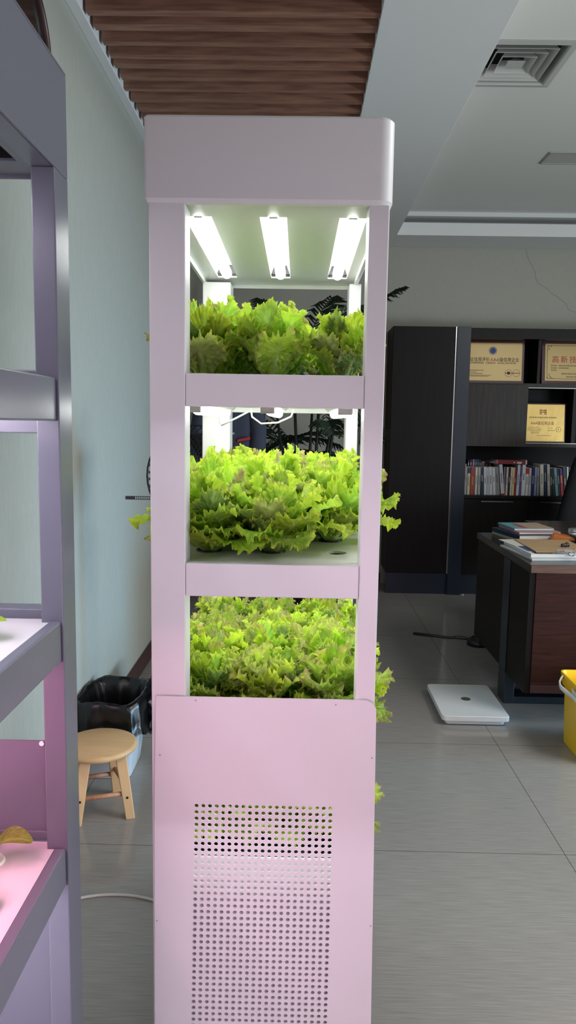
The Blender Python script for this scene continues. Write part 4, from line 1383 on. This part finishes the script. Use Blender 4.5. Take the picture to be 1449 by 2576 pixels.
# ---- palms
def palm(loc, label, seed, nf, fr_specific, canes):
    r = random.Random(seed)
    o = thing('potted_palm', label, 'palm', loc, 'palms against the back wall')
    part('pot', MB().lathe([(.13, 0), (.17, .30), (.18, .30), (.18, .33), (.165, .33), (.15, .27), (0, .27)], 28), plain('palm_pot', rgb(52, 46, 44), .4), o, smooth=True, local=True)
    for (x, y_, z1, lx, ly) in canes:
        part('cane', MB().tube([(x, y_, .26), (x + lx * .4, y_ + ly * .4, .26 + (z1 - .26) * .5), (x + lx, y_ + ly, z1)], [.016, .013, .009], 8), colmat('palm_cane', 30, 36, 32), o, smooth=True, local=True)

    def frond(p, az, el, L, n, ll, dr):
        p = Vector(p)
        mb = MB()
        d = Vector((math.cos(az) * math.cos(el), math.sin(az) * math.cos(el), math.sin(el)))
        pts = [p.copy()]
        e = el
        N = 14
        for k in range(N):
            e -= dr / N
            d = Vector((math.cos(az) * math.cos(e), math.sin(az) * math.cos(e), math.sin(e)))
            pts.append(pts[-1] + d * L / N)
        mb.tube(pts, [.005 * (1 - .8 * k / N) + .001 for k in range(N + 1)], 5)
        for k in range(n):
            t = .18 + .82 * k / (n - 1)
            i = min(N - 1, int(t * N))
            q = pts[i].lerp(pts[i + 1], t * N - i)
            dd = (pts[i + 1] - pts[i]).normalized()
            side = dd.cross(Vector((0, 0, 1)))
            side = side.normalized() if side.length > 1e-4 else Vector((1, 0, 0))
            lf = ll * (math.sin(PI * (.12 + .8 * t)) ** .7)
            for s_ in (-1, 1):
                dirv = (dd * .75 + side * s_ * .8 + Vector((0, 0, r.uniform(-.15, .1)))).normalized()
                tipd = (dirv + Vector((0, 0, -.55))).normalized()
                a = q
                b = q + dirv * lf * .5
                c = b + tipd * lf * .5
                wv = dirv.cross(Vector((0, 0, 1)))
                wv = (wv.normalized() if wv.length > 1e-4 else Vector((1, 0, 0)))
                wv = (wv * .6 + Vector((0, 0, .8))) * (.011 if ll < .3 else .014)
                mb.add([a - wv * .4, a + wv * .4, b + wv, b - wv, c], [(0, 1, 2, 3), (3, 2, 4)])
        part('frond', mb, M['palm'], o, local=True)
    for f_ in fr_specific:
        frond(*f_)
    for k in range(nf):
        cx = r.choice(canes)
        az_ = r.uniform(0, 2 * PI)
        ln_ = r.uniform(.5, .8) * (1 if math.cos(az_) < .2 else .7)
        frond((cx[0] + cx[3], cx[1] + cx[4], cx[2] * r.uniform(.7, 1.0)), az_, r.uniform(.5, 1.2), ln_, 16, r.uniform(.2, .27), r.uniform(.8, 1.7))
    return o


palm((0.06, 5.55, 0), 'tall dark palm with thin canes behind the grow tower, by the bookcase', 3, 12,
     [((.10, -.15, 2.05), 0.10, .75, .66, 18, .22, .35), ((.05, 0, 2.0), -.9, .9, .55, 18, .22, .8), ((.10, -.30, 1.62), .02, .30, .46, 20, .22, 2.0), ((-.02, 0, 1.9), 2.6, 1.0, .7, 16, .24, 1.0), ((-.1, 0, 2.0), 2.2, 1.1, .6, 16, .24, .7), ((.0, -.1, 2.0), 1.0, 1.2, .5, 14, .24, .6)],
     [(.05, 0, 1.9, .05, 0), (.10, .03, 1.8, .14, -.05), (-.03, .02, 1.9, -.08, 0), (.0, -.05, 1.6, .04, -.04), (.02, .06, 1.7, .22, 0), (-.06, -.03, 1.5, -.16, 0)])
palm((-0.20, 5.90, 0), 'shorter dark palm behind the work jacket and grow tower', 8, 11, [((0, 0, 1.2), -.3, .8, .6, 16, .24, .9), ((0, 0, 1.25), .4, .5, .6, 16, .22, .9)],
     [(.03, 0, 1.35, .08, 0), (-.03, .03, 1.6, -.05, 0), (0, -.05, 1.25, .02, -.04)])

# ================================================================== STOOL, BIN, CABLE
ST = thing('stool', 'small round wooden stool beside the grow rack', 'stool', (-0.72, 2.645, 0))
tc_ = (-0.728, 2.655)
SR, SZ = 0.142, 0.248
part('seat', MB().lathe([(SR - .012, SZ - .024), (SR - .003, SZ - .020), (SR, SZ - .012), (SR - .003, SZ - .004), (SR - .012, SZ), (0, SZ)], 48, tc_), M['stool_wood'], ST, smooth=True)
feet = [(-0.593, 2.568), (-0.772, 2.505), (-0.684, 2.742), (-0.862, 2.680)]
fcx = sum(f[0] for f in feet) / 4
fcy = sum(f[1] for f in feet) / 4
ux = Vector((0.179, 0.063)).normalized()
uy = Vector((-ux.y, ux.x))
tops = []
for fx_, fy_ in feet:
    v_ = Vector((fx_ - fcx, fy_ - fcy)) * 0.66
    tx, ty = tc_[0] + v_.x, tc_[1] + v_.y
    tops.append((tx, ty))

    def sq(cx, cy, hw_, hd_, z):
        return [(cx + a * hw_ * ux.x + b * hd_ * uy.x, cy + a * hw_ * ux.y + b * hd_ * uy.y, z) for a, b in ((-1, -1), (1, -1), (1, 1), (-1, 1))]
    lg_ = part('leg', MB().hexa(sq(fx_, fy_, .0165, .013, 0.0), sq(tx, ty, .0205, .0145, SZ - .022)), M['stool_wood'], ST, .003)
for i, j, z in ((0, 1, .085), (2, 3, .085), (0, 2, .11), (1, 3, .11)):
    t = z / (SZ - .02)
    a = Vector((feet[i][0] * (1 - t) + tops[i][0] * t, feet[i][1] * (1 - t) + tops[i][1] * t, z))
    b = Vector((feet[j][0] * (1 - t) + tops[j][0] * t, feet[j][1] * (1 - t) + tops[j][1] * t, z))
    part('rung', MB().tube([a, b], .0085, 12), M['stool_rung'], ST, smooth=True)
for i, z in ((0, .075), (1, .082), (1, .215)):
    t = z / (SZ - .02)
    a = Vector((feet[i][0] * (1 - t) + tops[i][0] * t, feet[i][1] * (1 - t) + tops[i][1] * t, z))
    n_ = Vector((-uy.x, -uy.y, 0))
    part('dowel_hole', MB().tube([a + n_ * .0125, a + n_ * .0150], .0045, 10), M['black_plastic'], ST)

BN = thing('waste_bin', 'white waste bin lined with a black bag behind the wooden stool', 'bin', (-0.76, 3.0, 0))


def bnr(x0, x1, y0, y1, z, r=.035):
    return ringz(rrect(x0, x1, y0, y1, r, 6), z)


part('body', MB().rings([bnr(-.862, -.662, 2.86, 3.10, .002), bnr(-.870, -.634, 2.850, 3.132, .262), bnr(-.866, -.639, 2.855, 3.127, .262), bnr(-.856, -.668, 2.866, 3.094, .01)]), M['bin'], BN, auto=35)
lr = random.Random(7)
# inner wall, rolled rim, then the skirt hanging outside
prof = [(-.045, .03), (-.034, .12), (-.024, .20), (-.016, .26), (-.006, .30), (.004, .324), (.016, .328), (.024, .316), (.027, .296), (.028, .272), (.031, .246), (.030, .222), (.036, .200), (.040, .184)]
rings_ = []
ol_n = len(rrect(0, 1, 0, 1, .1, 10))
jit = [lr.uniform(-1, 1) for _ in range(400)]
for i, (off_, z) in enumerate(prof):
    o_ = rrect(-.866 - min(off_, .012), -.640 + off_, 2.852 - off_, 3.132 + off_, .055, 10)
    # resample for finer folds
    pts = []
    m_ = len(o_)
    for k in range(m_):
        a, b = o_[k], o_[(k + 1) % m_]
        dd = math.hypot(b[0] - a[0], b[1] - a[1])
        ns = 1 if dd < .02 else 10
        for q in range(ns):
            pts.append((a[0] + (b[0] - a[0]) * q / ns, a[1] + (b[1] - a[1]) * q / ns))
    rg = []
    for k, (px_, py_) in enumerate(pts):
        j1 = jit[(k * 7 + 3) % 400] * .6 + .6 * math.sin(k * 1.9 + i * .5)
        j2 = jit[(k * 3 + i * 31) % 400]
        fold = math.sin(k * .62 + .12 * i) + .7 * math.sin(k * 1.17 - .2 * i) + .25 * jit[(k * 7 + 3) % 400]
        amp = .0026 if 4 <= i <= 7 else .0050
        j2 = jit[(k * 3 + i * 31) % 400]
        cx, cy = -.75, 2.99
        dl = math.hypot(px_ - cx, py_ - cy)
        s_ = 1 + (amp * fold + .0011 * j2) / dl
        x_ = max(-.886, cx + (px_ - cx) * s_)
        zz = z + .006 * math.sin(k * .37 + 1) + (.0015 * j2 if i not in (12, 13) else .005 * j2 + .012 * math.sin(k * .41))
        rg.append((x_, cy + (py_ - cy) * s_, zz))
    rings_.append(rg)
part('bin_liner', MB().rings(rings_, cap=False), M['bag'], BN, smooth=True)
# drooping corner of the bag
dr_ = []
for i in range(9):
    t = i / 8
    z = .29 - .15 * t
    w_ = .02 + .05 * math.sin(PI * min(1, .25 + t * .7))
    dr_.append([(-.604 + .03 * math.sin(t * 3) + lr.uniform(-.004, .004) + .012 * math.cos(q), 3.02 + w_ * math.sin(q) + lr.uniform(-.004, .004), z + lr.uniform(-.006, .006)) for q in [2 * PI * s_ / 14 for s_ in range(14)]])
part('liner_corner', MB().rings(dr_), M['bag'], BN)
single('storage_tub', MB().rings([bnr(-.66, -.44, 3.30, 3.56, 0.0, .03), bnr(-.665, -.435, 3.295, 3.565, .03, .03), bnr(-.67, -.43, 3.29, 3.57, .26, .03)]), M['navy_plastic'], 'dark navy tub behind the waste bin', 'tub', (-.55, 3.43, 0))

cpts = []
for k in range(25):
    t = k / 24
    a = PI * (1.12 - 1.24 * t)
    cpts.append((-.53 + .19 * math.cos(a), 2.0 + .115 * math.sin(a), .0045))
single('floor_cable', MB().tube(cpts, .0045, 10), M['cable_white'], 'white cable looping over the floor between rack and tower', 'cable', (-.53, 2.05, 0), smooth=True)

# ================================================================== WALL AND CEILING FITTINGS
RM = thing('round_mirror', 'round dark glass disc in a brown frame high on the wall', 'wall mirror', (XL, 2.475, 2.64))
fr = []
for r_, xo in ((.214, .001), (.214, .022), (.206, .030), (.198, .028), (.196, .016), (.196, .001)):
    fr.append([(XL + xo, 2.475 + r_ * math.cos(2 * PI * k / 64), 2.64 + r_ * math.sin(2 * PI * k / 64)) for k in range(64)])
part('frame', MB().rings(fr, cap=False), M['brown_frame'], RM, smooth=True)
part('glass', MB().rings([[(XL + xo, 2.475 + .1965 * math.cos(2 * PI * k / 64), 2.64 + .1965 * math.sin(2 * PI * k / 64)) for k in range(64)] for xo in (.002, .012)]), M['glass_dark'], RM)

VT = thing('air_diffuser', 'square four-way air diffuser in the white ceiling beside the beam', 'vent', ((VX0 + VX1) / 2, (VY0 + VY1) / 2, ZC))
vcx, vcy = (VX0 + VX1) / 2, (VY0 + VY1) / 2


def sqr(hw_, z):
    return [(vcx - hw_, vcy - hw_, z), (vcx + hw_, vcy - hw_, z), (vcx + hw_, vcy + hw_, z), (vcx - hw_, vcy + hw_, z)]


part('frame', MB().rings([sqr(.2325, ZC - .001), sqr(.236, ZC - .006), sqr(.205, ZC - .010), sqr(.200, ZC + .0), sqr(.20, ZC + .06)], cap=False), M['vent'], VT)
for hw_ in (.165, .125, .085):
    part('louver', MB().rings([sqr(hw_ - .030, ZC + .040), sqr(hw_, ZC - .006), sqr(hw_ - .002, ZC - .007), sqr(hw_ - .033, ZC + .040)], cap=False), M['vent'], VT)
part('centre_cone', MB().rings([sqr(.042, ZC - .004), sqr(.004, ZC + .026)]), M['vent'], VT)
part('duct', MB().rings([sqr(.232, ZC + .05), sqr(.232, ZC + .12)]), M['black'], VT)
HT = thing('ceiling_panel', 'flat rectangular metal-edged panel set flush in the white ceiling', 'ceiling panel', (1.75, 5.14, ZC))
hfm = MB()
for a, b, c, d in ((1.582, 1.93, 5.030, 5.042), (1.582, 1.93, 5.232, 5.244), (1.582, 1.594, 5.042, 5.232), (1.918, 1.93, 5.042, 5.232)):
    hfm.box(a, b, c, d, ZC - .008, ZC - .0005)
part('frame', hfm, M['alu'], HT, .001)
part('panel', MB().box(1.594, 1.918, 5.042, 5.232, ZC - .004, ZC - .0008), M['vent'], HT)
